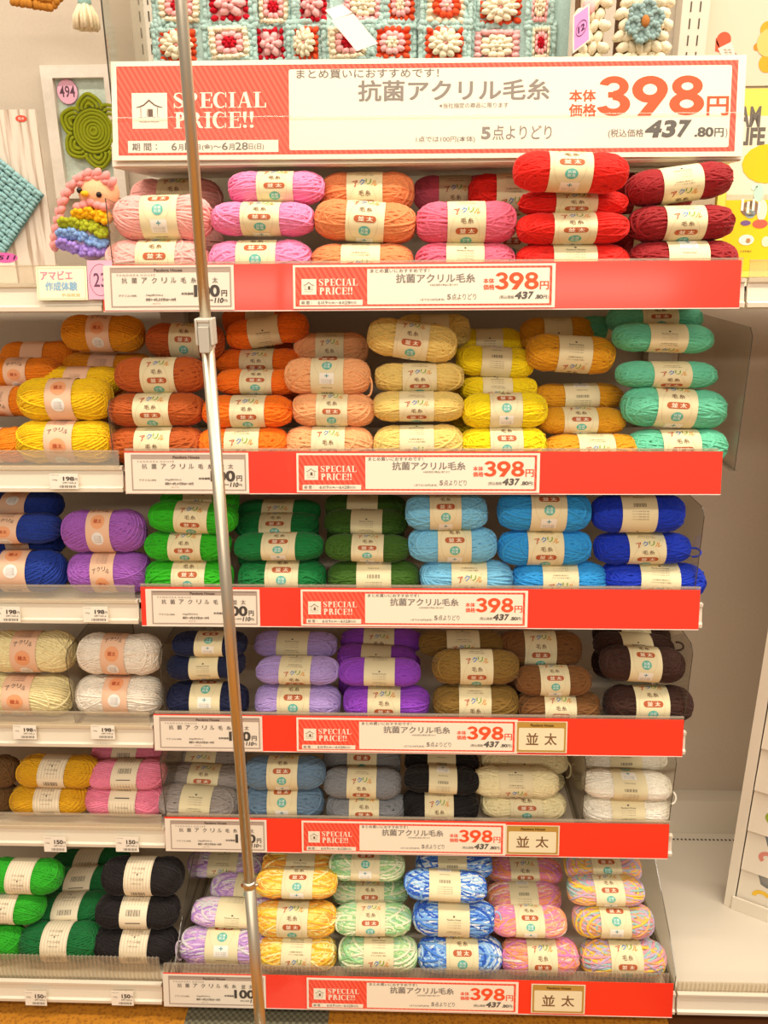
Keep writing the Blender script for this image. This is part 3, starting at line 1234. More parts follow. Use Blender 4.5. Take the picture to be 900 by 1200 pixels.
# ---- row 2
stack(1, 'std', 'rust brown', '#BE5A1E', [(186, 523, 112, 18, .045, 0), (184, 480, 112, 8, .055, 0), (189, 440, 106, 8, .075, 0), (218, 400, 92, -4, .14, 2)])
stack(1, 'std', 'vivid orange', '#FC7A0E', [(286, 523, 108, 24, .045, 0), (291, 482, 108, 10, .055, 0), (303, 448, 100, -8, .1, 0), (305, 424, 104, 12, .13, 0), (314, 388, 98, L_, .16, -8), (306, 376, 90, 44, .24, 0)])
stack(1, 'std', 'pale peach', '#F7B27A', [(386, 519, 104, 12, .045, 0), (391, 480, 98, 4, .055, 0), (384, 441, 102, -36, .065, 0), (388, 410, 88, 18, .17, 0)])
stack(1, 'std', 'custard yellow', '#EED078', [(490, 519, 106, 38, .045, 0), (490, 476, 108, 22, .055, 0), (491, 442, 106, 16, .08, 0), (483, 399, 106, 4, .08, 8), (508, 388, 88, 60, .18, 0)])
stack(1, 'std', 'lemon yellow', '#F8DC0A', [(590, 520, 102, -10, .045, 0), (591, 481, 100, -22, .055, 0, .92), (584, 455, 92, 40, .1, 0), (580, 424, 92, -80, .12, 3), (570, 404, 84, 60, .2, 0)])
stack(1, 'std', 'golden yellow', '#E2A01A', [(694, 519, 112, 28, .045, 0), (680, 493, 104, -6, .075, 0), (676, 465, 106, -74, .085, 0), (668, 415, 104, 52, .1, 3, .92), (652, 392, 86, 70, .19, 0)])
stack(1, 'std', 'mint green', '#6CCBA6', [(792, 523, 116, 4, .045, 0), (789, 478, 122, -2, .055, 3, .92), (780, 439, 116, 24, .07, 0), (776, 396, 116, 56, .08, 2), (767, 368, 110, -8, .11, 0), (722, 384, 90, 60, .17, 0)])
# left bay row 2
stack(1, 'chunky', 'sunny yellow', '#F7CC0C', [(79, 519, 116, 10, .05, 0), (78, 468, 110, -14, .06, 0, .92), (96, 446, 98, 40, .11, 0)])
stack(1, 'chunky', 'deep golden', '#E8990E', [(124, 510, 100, 20, .16, 0), (124, 468, 100, 20, .16, 0), (128, 430, 106, 36, .15, 0), (122, 391, 96, -6, .15, 2)])
stack(1, 'chunky', 'amber orange', '#F08A10', [(-8, 512, 92, 20, .05, 0), (6, 470, 96, 34, .1, 0), (26, 436, 92, 8, .13, 0), (48, 424, 92, 50, .21, 0)])
# ---- row 3
stack(2, 'chunky', 'navy blue', '#1C3C9C', [(22, 672, 116, -20, .05, 0), (18, 619, 110, 6, .06, 0), (22, 592, 104, -34, .11, 0)])
stack(2, 'chunky', 'orchid purple', '#A862C4', [(130, 675, 96, 24, .05, 0), (123, 622, 98, -8, .06, 0)])
stack(2, 'std', 'lime green', '#2EB414', [(223, 676, 104, -4, .045, 0), (221, 639, 102, 8, .06, 0), (227, 606, 104, 14, .085, 2), (235, 588, 92, 30, .13, 0)])
stack(2, 'std', 'emerald green', '#0E7C3A', [(331, 676, 104, -12, .045, 0), (327, 640, 106, -14, .06, 0), (325, 616, 100, -8, .1, 0), (327, 600, 98, 16, .13, 0)])
stack(2, 'std', 'olive green', '#3C6418', [(438, 676, 108, -74, .045, 0), (431, 642, 100, -6, .06, 0), (429, 612, 98, 60, .1, 0), (428, 594, 96, 72, .14, 0)])
stack(2, 'std', 'pale sky blue', '#7CC4E8', [(546, 678, 110, 30, .045, 0), (530, 638, 104, -8, .06, 0), (523, 600, 98, -10, .09, 0)])
stack(2, 'std', 'sky blue', '#2E9CE4', [(655, 679, 110, 42, .045, 0), (638, 641, 110, 18, .06, 0), (637, 599, 110, -18, .08, 0)])
stack(2, 'std', 'royal blue', '#0E34BE', [(764, 683, 122, 46, .045, 3), (752, 642, 112, 20, .06, 0), (747, 601, 108, -82, .085, 0)])
# ---- row 4
stack(3, 'chunky', 'cream', '#F2E4AE', [(30, 810, 116, 18, .05, 0), (38, 763, 106, 14, .07, 0)])
stack(3, 'chunky', 'snow white', '#F4EBDC', [(141, 812, 102, -12, .05, 0), (141, 766, 98, 6, .07, 0)])
stack(3, 'std', 'midnight navy', '#141C40', [(244, 817, 96, -32, .045, 0), (242, 779, 92, 66, .065, -3), (246, 754, 88, -28, .09, 0)])
stack(3, 'std', 'lavender', '#B49CDC', [(349, 816, 102, -6, .045, 0), (349, 785, 98, 30, .07, 0), (347, 755, 98, 56, .1, 0)])
stack(3, 'std', 'violet purple', '#9444C8', [(453, 816, 102, 16, .045, 0), (445, 787, 96, 66, .075, 0), (441, 771, 94, 60, .11, 3), (447, 751, 96, 14, .15, 0)])
stack(3, 'std', 'khaki brown', '#86662A', [(557, 822, 100, 28, .045, 0), (557, 781, 102, 18, .055, 0, .92), (541, 754, 102, 34, .11, 0)])
stack(3, 'std', 'chestnut brown', '#7E5228', [(655, 818, 98, 18, .045, 0), (648, 797, 90, -6, .08, 0), (632, 760, 98, 12, .12, 0)])
stack(3, 'std', 'dark brown', '#3A1E14', [(759, 820, 104, 2, .045, 0), (752, 778, 98, -16, .06, 2, .92), (742, 757, 94, 60, .09, 3), (740, 744, 90, 30, .13, 0)])
# ---- row 5
stack(4, 'plain', 'walnut brown', '#6A4A24', [(-18, 946, 80, 30, .05, 0), (-20, 903, 84, 30, .07, 0)])
stack(4, 'plain', 'mustard yellow', '#DDA614', [(64, 951, 94, 34, .05, -2), (69, 903, 95, 26, .065, 0)])
stack(4, 'plain', 'baby pink', '#F28AA8', [(150, 949, 94, -16, .05, 0), (150, 907, 92, -10, .065, 0), (152, 882, 88, 2, .11, 0)])
stack(4, 'std', 'warm grey', '#A49A94', [(234, 943, 96, 58, .045, 3), (243, 911, 96, 4, .05, 3, .8), (241, 886, 96, 26, .1, 0)])
stack(4, 'std', 'slate blue', '#6A86A0', [(334, 941, 94, -14, .045, 0), (334, 905, 96, -2, .07, 0, .92)])
stack(4, 'std', 'steel grey', '#84868A', [(429, 940, 94, 14, .045, 0), (425, 917, 92, 24, .08, 0), (424, 893, 92, -6, .12, 0)])
stack(4, 'std', 'black', '#15100F', [(516, 940, 90, 26, .045, 0), (517, 913, 88, B_, .07, 3), (518, 892, 88, B_, .11, 3)])
stack(4, 'std', 'ivory cream', '#F1E4B4', [(613, 944, 100, 4, .06, 0), (604, 916, 102, 50, .05, 1, .78), (614, 892, 102, 72, .11, 0)])
stack(4, 'std', 'pure white', '#F8F2E2', [(732, 948, 102, 64, .045, 0), (734, 919, 104, -62, .05, 2, .78), (731, 887, 98, -60, .1, 0)])
# ---- row 6
stack(5, 'plain', 'grass green', '#2AA81E', [(-12, 1098, 84, 40, .06, 0), (8, 1062, 90, 40, .08, 0), (28, 1026, 92, 44, .1, 0)])
stack(5, 'plain', 'bottle green', '#0C6A30', [(72, 1104, 96, 30, .06, -2), (82, 1063, 98, 6, .08, -4), (98, 1032, 98, -10, .1, -6), (106, 1010, 92, 40, .14, -4)])
stack(5, 'plain', 'jet black', '#171011', [(160, 1104, 98, 28, .06, 0), (162, 1066, 98, 4, .08, 0), (168, 1026, 96, 34, .1, 0)])
stack(5, 'std', 'lilac mixed', 'lilac', [(262, 1101, 104, -30, .06, 0), (276, 1069, 104, 70, .075, 2), (293, 1040, 92, -12, .105, 3), (266, 1012, 92, 40, .14, 0)])
stack(5, 'std', 'yellow mixed', 'yellow', [(348, 1113, 94, 46, .05, 0), (347, 1076, 97, 16, .07, 0), (348, 1034, 96, -14, .09, 0), (352, 1012, 90, 60, .15, 0)])
stack(5, 'std', 'pale green mixed', 'green', [(443, 1114, 94, 46, .05, 0), (437, 1077, 92, 2, .07, 0), (434, 1044, 90, 8, .1, 0), (430, 1014, 90, -26, .13, 0)])
stack(5, 'std', 'blue mixed', 'blue', [(539, 1113, 100, 0, .05, 0), (532, 1075, 98, 72, .07, 0), (522, 1037, 98, -80, .085, 2), (532, 1012, 90, -70, .14, 0)])
stack(5, 'std', 'coral pink mixed', 'pink', [(633, 1114, 92, 18, .05, 0), (619, 1079, 90, -10, .07, 0), (614, 1051, 88, -82, .1, 0), (615, 1020, 88, 10, .13, 0)])
stack(5, 'std', 'rainbow pastel mixed', 'rainbow', [(730, 1116, 100, 14, .05, 0), (718, 1078, 94, -18, .075, 0), (709, 1043, 90, -4, .1, 0), (706, 1016, 90, -14, .135, 0)])

POSN = {1: ['at the bottom'], 2: ['at the bottom', 'on top'], 3: ['at the bottom', 'in the middle', 'on top'],
        4: ['at the bottom', 'second up', 'third up', 'on top'], 5: ['at the bottom', 'second up', 'third up', 'fourth up', 'on top'],
        6: ['at the bottom', 'second up', 'third up', 'fourth up', 'fifth up', 'on top']}
placed = {i: [] for i in range(6)}
todo = []
for row, kind, cn, colr, balls in YARN:
    for k, q in enumerate(balls):
        q = list(q)
        if row in (2, 3, 4) and k and q[4] < .1:      # these stacks stand nearly upright
            q[4] = balls[0][4] + (.003, .004, .004)[row - 2] * k
            balls[k] = tuple(q)
        todo.append([row, kind, cn, colr, k, len(balls), *q[:6], q[6] if len(q) > 6 else 1])
todo.sort(key=lambda q: (q[0], q[10] - (.03 if q[4] == 1 and q[0] < 2 else 0)))
LOG = []


def hull(row, kind, px, py, w, dep, tl, k, sh, full=True):
    y = BASE_Y[row] + DY + dep
    p = at(px, py, y)
    mp_ = mpp(p)
    L = w * mp_ * 1.0
    nom = min(.49 * L, .0715) if kind == 'std' else min(.56 * L, .08)
    Hh = nom * sh
    Dp = min(.5 * L, .071 if kind == 'std' else .076)
    if k == 0:      # the lowest ball rests on its shelf
        p.z = SURF[row] + Hh / 2 + .0012
    elif p.z - Hh / 2 < SURF[row] + .001:
        p.z = SURF[row] + Hh / 2 + .001
    if row and k:
        p.z = min(p.z, SURF[row - 1] - .034 - Hh / 2)
    elif row == 0 and p.y + Dp / 2 > 1.262:
        p.z = min(p.z, UZ - .026 - Hh / 2)
    Rm = Matrix.Rotation(math.radians(tl), 3, 'Y')
    pts = full and [p + Rm @ Vector((v.x * L, v.y * Dp, v.z * Hh)) for v in HV]
    return p, L, Dp, Hh, pts


# soft balls flatten under each other: share the height of every stack between its balls
SHS = {}
LOOSE = {(2, 'royal blue', 1): (1, .45, .022, .006), (3, 'dark brown', 2): (1, .75, .02, .006), (4, 'pure white', 1): (1, .2, .016, .010), (4, 'ivory cream', 2): (1, .3, .014, .014),
         (5, 'blue mixed', 1): (1, .7, .016, .012), (1, 'pale peach', 2): (1, .3, .01, .014), (5, 'lilac mixed', 0): (-1, .5, .014, .018)}
TURNED = {}
for row, kind, cn, colr, balls in YARN:
    sh = [q[6] if len(q) > 6 else 1.0 for q in balls]
    deps = [q[4] for q in balls]
    fix = [len(q) > 6 for q in balls]
    for it in range(240):
        g = [hull(row, kind, q[0], q[1], q[2], deps[k], 0, k, sh[k], False) for k, q in enumerate(balls)]
        moved = False
        for i in range(len(g)):
            for j in range(i + 1, len(g)):
                (pi, Li, Di, Hi, _), (pj, Lj, Dj, Hj, _) = g[i], g[j]
                if abs(pi.x - pj.x) > .8 * (Li + Lj) / 2:
                    continue
                t2 = abs(pj.y - pi.y) / ((Di + Dj) / 2)
                if t2 >= 1:
                    continue
                fac = (1 - t2 ** 2.7) ** (1 / 2.7)
                ex = (Hi + Hj) / 2 * fac - abs(pj.z - pi.z)
                if ex > .0085:
                    moved = True
                    lo = .66
                    ci, cj = sh[i] > lo and not fix[i], sh[j] > lo and not fix[j]
                    if ci:
                        sh[i] -= .01
                    if cj:
                        sh[j] -= .01
                    if not ci and not cj:
                        deps[j if deps[j] >= deps[i] else i] += .002
        if not moved:
            break
    for k in range(len(balls)):
        SHS[(row, cn, k)] = (sh[k], deps[k])
nb = 0
for row, kind, cn, colr, k, n, px, py, w, mm, dep, tl, hf in todo:
    tl += random.uniform(-1, 1)
    d00 = dep
    hf, dep = SHS[(row, cn, k)]
    d0, sh, w0 = dep, hf, w
    for it in range(160):
        p, L, Dp, Hh, pts = hull(row, kind, px, py, w, dep, tl, k, sh)
        bv = BVHTree.FromPolygons(pts, HF)
        Rm = Matrix.Rotation(math.radians(tl), 3, 'Y')
        cs = [p + Rm @ Vector((sx * L / 2, sy * Dp / 2, sz * Hh / 2)) for sx in (-1, 1) for sy in (-1, 1) for sz in (-1, 1)]
        bx = [(min(v[i] for v in cs), max(v[i] for v in cs)) for i in range(3)]
        hit = None
        for q, bv2, r2, bx2, *_ in placed[row]:
            vol = 1
            for i in range(3):
                vol *= max(0, min(bx[i][1], bx2[i][1]) - max(bx[i][0], bx2[i][0]))
            if vol > .92e-4 and bv.overlap(bv2):      # wool gives a little where balls press together
                hit = abs(q.x - p.x) < .45 * (L + r2)
                if hit:
                    break
        if hit is None:
            break
        if hit and sh > hf * .88:
            sh -= .015
        elif not hit and w > .9 * w0:
            w *= .992
        else:
            dep += .003
    lim = (YB - BASE_Y[row] - DY) - .04
    if dep > d00 + .035 or dep > lim or hit is not None:
        LOG.append('%d %s %d dep %.3f -> %.3f w %.2f sh %.2f' % (row, cn, k, d00, dep, w / w0, sh))
    placed[row].append((p, bv, L, bx, kind, cn, colr))
    e = (EYE - p)
    alpha = math.atan2(e.z, -e.y)
    psi = mm / R_MM - alpha
    yaw = random.uniform(-.05, .05)
    base = p - Matrix.Rotation(math.radians(tl), 3, 'Y') @ Vector((0, 0, Hh / 2))
    noun = {'std': 'yarn ball in cream band', 'chunky': 'chunky yarn ball in salmon band', 'plain': 'yarn ball in ivory band'}[kind]
    lab = '%s %s, %s of its stack, %s shelf' % (cn, noun, POSN[n][k], ORD[row])
    t_ = thing('yarn_ball', lab, 'yarn', base, GROUP[kind], (0, math.radians(tl), 0))
    t_.scale = (L, Dp, Hh)
    if colr in MIXME:
        me = MIXME[colr][nb % 2]
    else:
        me = (THICK if kind == 'std' else FINE)[nb % (5 if kind == 'std' else 3)]
    o = link('wound_thread', me, t_)
    o.location = (0, 0, .5)
    o.rotation_euler = (random.randrange(4) * PI / 2, 0, PI if random.random() < .5 else 0)
    if colr not in MIXME:
        o.color = lin(colr)
    key = (kind, round(math.degrees(psi) / 6))
    if key not in TURNED:
        TURNED[key] = BAND[kind].copy()
        TURNED[key].transform(Matrix.Rotation(math.radians(6 * key[1]), 4, 'X'))
    o = link('paper_band', TURNED[key], t_)
    o.location = (random.uniform(-.03, .03), 0, .5)
    if (row, cn, k) in LOOSE:
        sx, zc, ln, wd = LOOSE[(row, cn, k)]
        mb = MB()
        pts = []
        for j in range(15):
            a = -1.9 + 3.8 * j / 14
            pts.append(Vector((sx * (L * .44 + ln * (.5 + .5 * math.cos(a))), -Dp * .2 + .004 * math.sin(a), Hh * zc + wd * math.sin(a))))
        mb.tube(pts, .0017, WOOL_MIX if False else WOOL, 6)
        mb.v = [(x / L, y / Dp, z / Hh) for x, y, z in mb.v]
        o = mb.build('loose_thread', t_)
        o.color = lin(colr) if colr not in MIXME else (*MIXES[colr][1][:3], 1)
    nb += 1
for row in range(6):
    for p, bv, L, bx, kind, cn, colr in list(placed[row]):
        for tries in range(2):
            low, gap = bx[2][0], bx[2][0] - SURF[row]
            for q, b2, L2, bx2, *_ in placed[row]:
                if abs(q.x - p.x) < (L + L2) / 2 and abs(q.y - p.y) < .07 and bx2[2][0] < low - .005:
                    gap = min(gap, low - bx2[2][1])
            if gap < .038:
                break
            Hh = min(.068, gap - .002)
            c = Vector((p.x, p.y, low - Hh / 2 - .001))
            Lf, Df = L * .96, .066
            ok = True
            for q, b2, L2, bx2, *_ in placed[row]:
                vol = 1
                for i, hlf in enumerate((Lf / 2, Df / 2, Hh / 2)):
                    vol *= max(0, min(c[i] + hlf, bx2[i][1]) - max(c[i] - hlf, bx2[i][0]))
                ok = ok and vol < .9e-4
            LOG.append('filler %s row %d gap %.3f %s' % (cn, row, gap, ok))
            if not ok:
                break
            noun = {'std': 'yarn ball in cream band', 'chunky': 'chunky yarn ball in salmon band', 'plain': 'yarn ball in ivory band'}[kind]
            t_ = thing('yarn_ball', '%s %s, %s at the back, %s shelf' % (cn, noun, ('mostly hidden', 'deeply hidden')[tries], ORD[row]), 'yarn', c - Vector((0, 0, Hh / 2)), GROUP[kind])
            t_.scale = (Lf, Df, Hh)
            o = link('wound_thread', MIXME[colr][0] if colr in MIXME else (THICK if kind == 'std' else FINE)[0], t_)
            o.location = (0, 0, .5)
            if colr not in MIXME:
                o.color = lin(colr)
            o = link('paper_band', BAND[kind], t_)
            o.location = (0, 0, .5)
            bx = [(c[i] - h_, c[i] + h_) for i, h_ in enumerate((Lf / 2, Df / 2, Hh / 2))]
            placed[row].append((c, None, Lf, bx, kind, cn, colr))
            p = c
print('YARN', nb, 'moved:', len(LOG))
for q in LOG:
    print('  ', q)
#@@PART2
# ------------------------------------------------------------------ the pole in front
pp = at(243, 400, .92)
zc0, zc1 = at(243, 372, .92).z, at(243, 407, .92).z
zr = at(285, 1035, .92).z
t_ = thing('display_pole', 'tall telescopic steel pole standing before the shelves, crossing the price cards', 'pole', (pp.x, .92, 0))
mb = MB()
mb.lathe([(.13, 0), (.13, .006), (.12, .010), (.02, .014), (.014, .03)], (0, 0, 0), M_STEEL, 32)
mb.build('base_plate', t_)
mb = MB()
mb.tube([(0, 0, .012), (0, 0, zr)], .0084, M_STEEL, 20)
mb.build('lower_tube', t_)
mb = MB()
mb.tube([(0, 0, zr - .01), (0, 0, zc1 + .01)], .0074, M_STEEL, 20)
mb.build('middle_tube', t_)
mb = MB()
mb.tube([(0, 0, zc1 - .01), (0, 0, 1.95)], .0062, M_STEEL, 20)
mb.build('upper_tube', t_)
mb = MB()
mb.lathe([(.0088, -.006), (.0098, -.004), (.0098, .003), (.0088, .005)], (0, 0, zr), M_STEEL, 20)
mb.ell((.0105, -.002, zr - .001), (.0028, .0028, .0028), M_STEEL)
mb.build('collar', t_)
c = t_
mb = MB()
h = zc0 - zc1
z0 = zc1
mb.hexa([(-.0068, -.012, z0 - .002), (.0068, -.012, z0 - .002), (.0068, .010, z0 - .002), (-.0068, .010, z0 - .002), (-.0068, -.012, z0 + h * .9), (.0068, -.012, z0 + h * .9), (.0068, .010, z0 + h * .9), (-.0068, .010, z0 + h * .9)], M_PLAST)
mb.box(-.0098, -.0068, -.014, .008, z0 + h * .1, z0 + h, M_PLAST)
mb.box(.0068, .0098, -.014, .008, z0 + h * .1, z0 + h, M_PLAST)
mb.box(-.0068, .0068, -.014, .008, z0 + h * .86, z0 + h, M_PLAST)
cl = mb.build('clamp', t_, .0015)
mb = MB()
mb.hexa([(-.0055, -.018, z0 - .004), (.0055, -.018, z0 - .004), (.0055, -.012, z0 - .004), (-.0055, -.012, z0 - .004), (-.006, -.016, z0 + h * .74), (.006, -.016, z0 + h * .74), (.006, -.012, z0 + h * .74), (-.006, -.012, z0 + h * .74)], mat('grey_plastic_lever', '#BDB8AA', .35))
mb.build('lever', cl, .001)

# ------------------------------------------------------------------ small tags on the plain bay rails


def rail_pt(i, px, py):
    y = BASE_Y[i]
    for _ in range(4):
        p = at(px, py, y)
        y = BASE_Y[i] - .003 + (p.z - BOT[i]) * math.tan(TILT)
    return p


def rail_card(i, name, x0, x1, y0, y1, art, W, Hh, ink, lab, cat, grp=None, thick=.0008):
    a, b_ = rail_pt(i, x0, y1), rail_pt(i, x1, y0)
    me = card(art, name, W, Hh, ink, thick=thick)
    o = link(name, me)
    o.location = a
    o.rotation_euler = (-TILT, 0, 0)
    o.scale = ((b_.x - a.x) / W, 1, (b_.z - a.z) / math.cos(TILT) / Hh)
    return tag(o, lab, cat, grp)


def small_price(n):
    fl = Flat()
    fl.text('アクリル', 4, 43, 30, 47, '#8A8074', 1)
    fl.text('100g', 8, 26, 24, 32, '#8A8074', 1)
    fl.text('*' + n, 42, 26, 78, 40, '#4E463E', 1)
    fl.text('円', 80, 27, 88, 35, '#4E463E', 1)
    fl.text('*(税込)', 40, 17, 84, 23, '#8A8074', 1)
    for k in range(12):
        fl.rect(30 + k * 4.4, 4, 31.6 + k * 4.4 + (k % 3) * .7, 12, '#6A6258', 1)
    it = []
    for pts, fs, ink, lay in fl.items:
        it.append(([(x * .0004, y * .0004) for x, y in pts], fs, ink, lay))
    fl.items = it
    return fl


PT = [(1, 59, 91, 555, 573, '198', 'under the yellow chunky yarn'), (2, -6, 23, 711, 729, '198', 'under the navy chunky yarn'), (2, 98, 126, 711, 729, '198', 'under the orchid purple yarn'),
      (3, 16, 42, 850, 866, '198', 'under the cream chunky yarn'), (3, 107, 134, 850, 866, '198', 'under the snow white chunky yarn'), (4, 52, 77, 981, 998, '150', 'under the mustard yarn'),
      (4, 136, 162, 981, 998, '150', 'under the baby pink yarn'), (5, 30, 54, 1162, 1178, '150', 'under the bottle green yarn'), (5, 131, 156, 1162, 1178, '150', 'under the jet black yarn')]
for i, x0, x1, y0, y1, n, wh in PT:
    rail_card(i, 'shelf_price_tag', x0, x1, y0, y1, small_price(n), .036, .02, '#EFE6D6', 'small white %s yen price tag %s' % (n, wh), 'price tag', 'small price tags')

fl = Flat()
fl.rrect(.0, .0, .07, .05, .006, '#FBEFD2', 1)
fl.frame(.002, .002, .068, .048, .0006, '#E4C98E', 2)
fl.text('*アマビエ', .006, .03, .05, .043, '#EE8FA4', 2)
fl.text('*作成体験', .012, .014, .056, .027, '#8CBAD8', 2)
fl.text('手芸教室', .034, .005, .06, .010, '#E6C98A', 2)
rail_card(0, 'handwritten_card', 44, 101, 312, 352, fl, .07, .05, '#F7E9C8', 'cream handwritten card in pink and blue under the rainbow doll', 'sign card', thick=.001)
fl = Flat()
fl.ring(.017, .025, .0145, .0007, '#8A5A78', 1, .0205)
fl.text('23', .008, .016, .025, .034, '#6A4660', 1)
rail_card(0, 'number_tag', 104, 131, 305, 351, fl, .034, .05, '#F4AFC6', 'pink number tag with circled 23 beside the handwritten card', 'number tag', 'pink number tags', .001)

# ------------------------------------------------------------------ crochet pieces
_cw = {}


def wool(h):
    return mat('crochet_' + h.lstrip('#').lower(), h, .8, spec=.2, noise=.45, scale=500, bump=.5)


TEAL, CREAM, PINK, RED, CORAL = '#ACC8C2', '#F3E4C8', '#F6B4B4', '#C31226', '#E8532E'


def ring_blobs(mb, n, r, ln, wd, m, y=-.004, sq=0, ph=0, th=None):
    for k in range(n):
        a = 2 * PI * (k + ph) / n
        c, s_ = math.cos(a), math.sin(a)
        q = 1 / max(abs(c), abs(s_)) if sq else 1
        q = 1 + (q - 1) * sq
        x, z = r * c * q, r * s_ * q
        rot = Matrix.Rotation(-a, 3, 'Y')
        mb.ell((x, y + random.uniform(-.0008, .0008), z), (ln * random.uniform(.9, 1.1), th or wd * .8, wd * random.uniform(.9, 1.1)), m, rot)


def granny(kind):
    mb = MB()
    mb.jit = .13
    C = {'a': (RED, PINK, CREAM), 'b': (PINK, PINK, RED), 'd': (CREAM, PINK, CORAL), 'e': (PINK, CORAL, CREAM), 'f': (CREAM, CREAM, CORAL), 'h': (CREAM, CREAM, PINK)}[kind]
    m0, m1, m2 = [wool(q) for q in C]
    mb.box(-.034, .034, .001, .004, -.034, .034, m2 if kind != 'b' else m1)
    ring_blobs(mb, 16, .028, .0078, .0062, m2, -.001, .92)
    if kind in 'ah':
        ring_blobs(mb, 16, .028, .006, .0054, m2, -.005, .92, .5)
    if kind == 'f':
        ring_blobs(mb, 11, .022, .0095, .0066, m0, -.009)
        ring_blobs(mb, 8, .012, .0085, .0056, m0, -.012)
        mb.ell((0, -.009, 0), (.004, .004, .004), wool(PINK))
    elif kind == 'b':
        ring_blobs(mb, 6, .017, .011, .0085, m1, -.004, .2)
        ring_blobs(mb, 5, .008, .007, .006, m0, -.008)
    else:
        ring_blobs(mb, 10, .0175, .0085, .0066, m1, -.004, .4)
        ring_blobs(mb, 6, .0075, .0066, .005, m0, -.006)
        mb.ell((0, -.009, 0), (.0036, .0036, .0036), m0 if kind != 'e' else wool(CREAM))
    return mb.mesh('granny_square')


GR = {k: granny(k) for k in 'abdefh'}
YBL = 1.40
bl = thing('crochet_blanket', 'teal crochet blanket of red, pink and cream granny squares behind the big sign', 'blanket', (at(420, 60, YBL).x, YBL, UZ))
bo = Vector((bl.location.x, YBL, UZ))
xL, xR = at(178, 30, YBL).x - bo.x, at(668, 30, YBL).x - bo.x
mt = wool(TEAL)
mb = MB()
mb.jit = .13
NX = 60
vs, fs = [], []


def fold(x):
    return .006 * math.sin(x * 38) + .004 * math.sin(x * 90 + 1)


for j, z in enumerate((.002, .27)):
    for k in range(NX + 1):
        x = xL + (xR - xL) * k / NX
        vs.append((x, fold(x) + .012, z))
        vs.append((x, fold(x) + .018, z))
for k in range(NX):
    a, b_, c, d = 2 * k, 2 * k + 2, 2 * (NX + 1) + 2 * k + 2, 2 * (NX + 1) + 2 * k
    fs += [(a, b_, c, d), (a + 1, d + 1, c + 1, b_ + 1)]
mb.poly(vs, fs, mt)
R1 = [(208, 62, 'a'), (269, 58, 'b'), (319, 46, 'a'), (366, 44, 'b'), (424, 54, 'h'), (470, 42, 'd'), (523, 56, 'e'), (587, 62, 'f'), (633, 28, 'h')]
R2 = [(206, 56, 'f'), (269, 58, 'a'), (316, 44, 'b'), (358, 40, 'f'), (408, 56, 'a'), (460, 52, 'd'), (521, 56, 'f'), (583, 66, 'h'), (634, 30, 'a')]
SQ = []
for row, py in ((R1, 6), (R2, 51)):
    for px, w_, kd in row:
        p = at(px, py + random.uniform(-2, 2), YBL)
        SQ.append((p.x - bo.x, p.z - UZ, w_ * mpp(p), kd))
hz = 43 * mpp(at(420, 30, YBL))
for x, z, w_, kd in SQ:
    # teal joining rounds
    for sgn in (-1, 1):
        for q in range(13):
            u = (q / 12 - .5)
            for dd in (0, .0065):
                mb.ell((x + u * w_, fold(x) + .006 + random.uniform(-.004, .003), z + sgn * (hz / 2 - dd)), (.0056, .0042, .0044), mt, Matrix.Rotation(random.uniform(-.6, .6), 3, 'Y'))
                mb.ell((x + sgn * (w_ / 2 - dd), fold(x) + .006 + random.uniform(-.003, .001), z + u * hz), (.0044, .0042, .0056), mt, Matrix.Rotation(random.uniform(-.6, .6), 3, 'Y'))
mb.build('joining_yarn', bl)
for x, z, w_, kd in SQ:
    o = link('granny_square', GR[kd], bl)
    o.location = (x, fold(x) + .004, z)
    o.scale = ((w_ - .010) / .072, 1, (hz - .009) / .070)
    o.rotation_euler = (0, random.uniform(-.06, .06), math.cos(x * 38) * .2)
# hanging rod that carries the blanket, above the view
t_ = thing('hanging_rod', 'thin steel rod above the upper shelf holding the crochet blanket', 'rod', (bo.x, YBL + .015, UZ + .272))
mb = MB()
mb.tube([(xL - .03, 0, 0), (xR + .03, 0, 0)], .004, M_STEEL, 10)
for xx in (xL - .02, xR + .02):
    mb.tube([(xx, 0, 0), (xx, YB - YBL + .01, 0)], .004, M_STEEL, 8)
mb.build('rod', t_)


def sheet(name, quads, m, lab, cat, grp=None, th=.0008):
    """stiff paper made of joined four-corner pieces"""
    mb = MB()
    for q in quads:
        mb.hexa([Vector(p) for p in q] + [Vector(p) + Vector((0, -th, 0)) for p in q], m)
    return tag(mb.build(name), lab, cat, grp)


def pq(pts, Y, slope=0):
    return [at(x, y, Y + slope * k) for k, (x, y) in enumerate(pts)]


WP = paint('#F2E8DA')
a = [at(381, 12, 1.372), at(401, 5, 1.372), at(413, 15, 1.366), at(391, 23, 1.366)]
b_ = [at(388, 24, 1.364), at(414, 16, 1.364), at(443, 51, 1.352), at(418, 60, 1.352)]
sheet('hanging_paper_tag', [a[::-1], b_[::-1]], WP, 'blank folded white paper tag hanging on the crochet blanket', 'paper tag')

# pouch with circled 12 and pouch with the flower


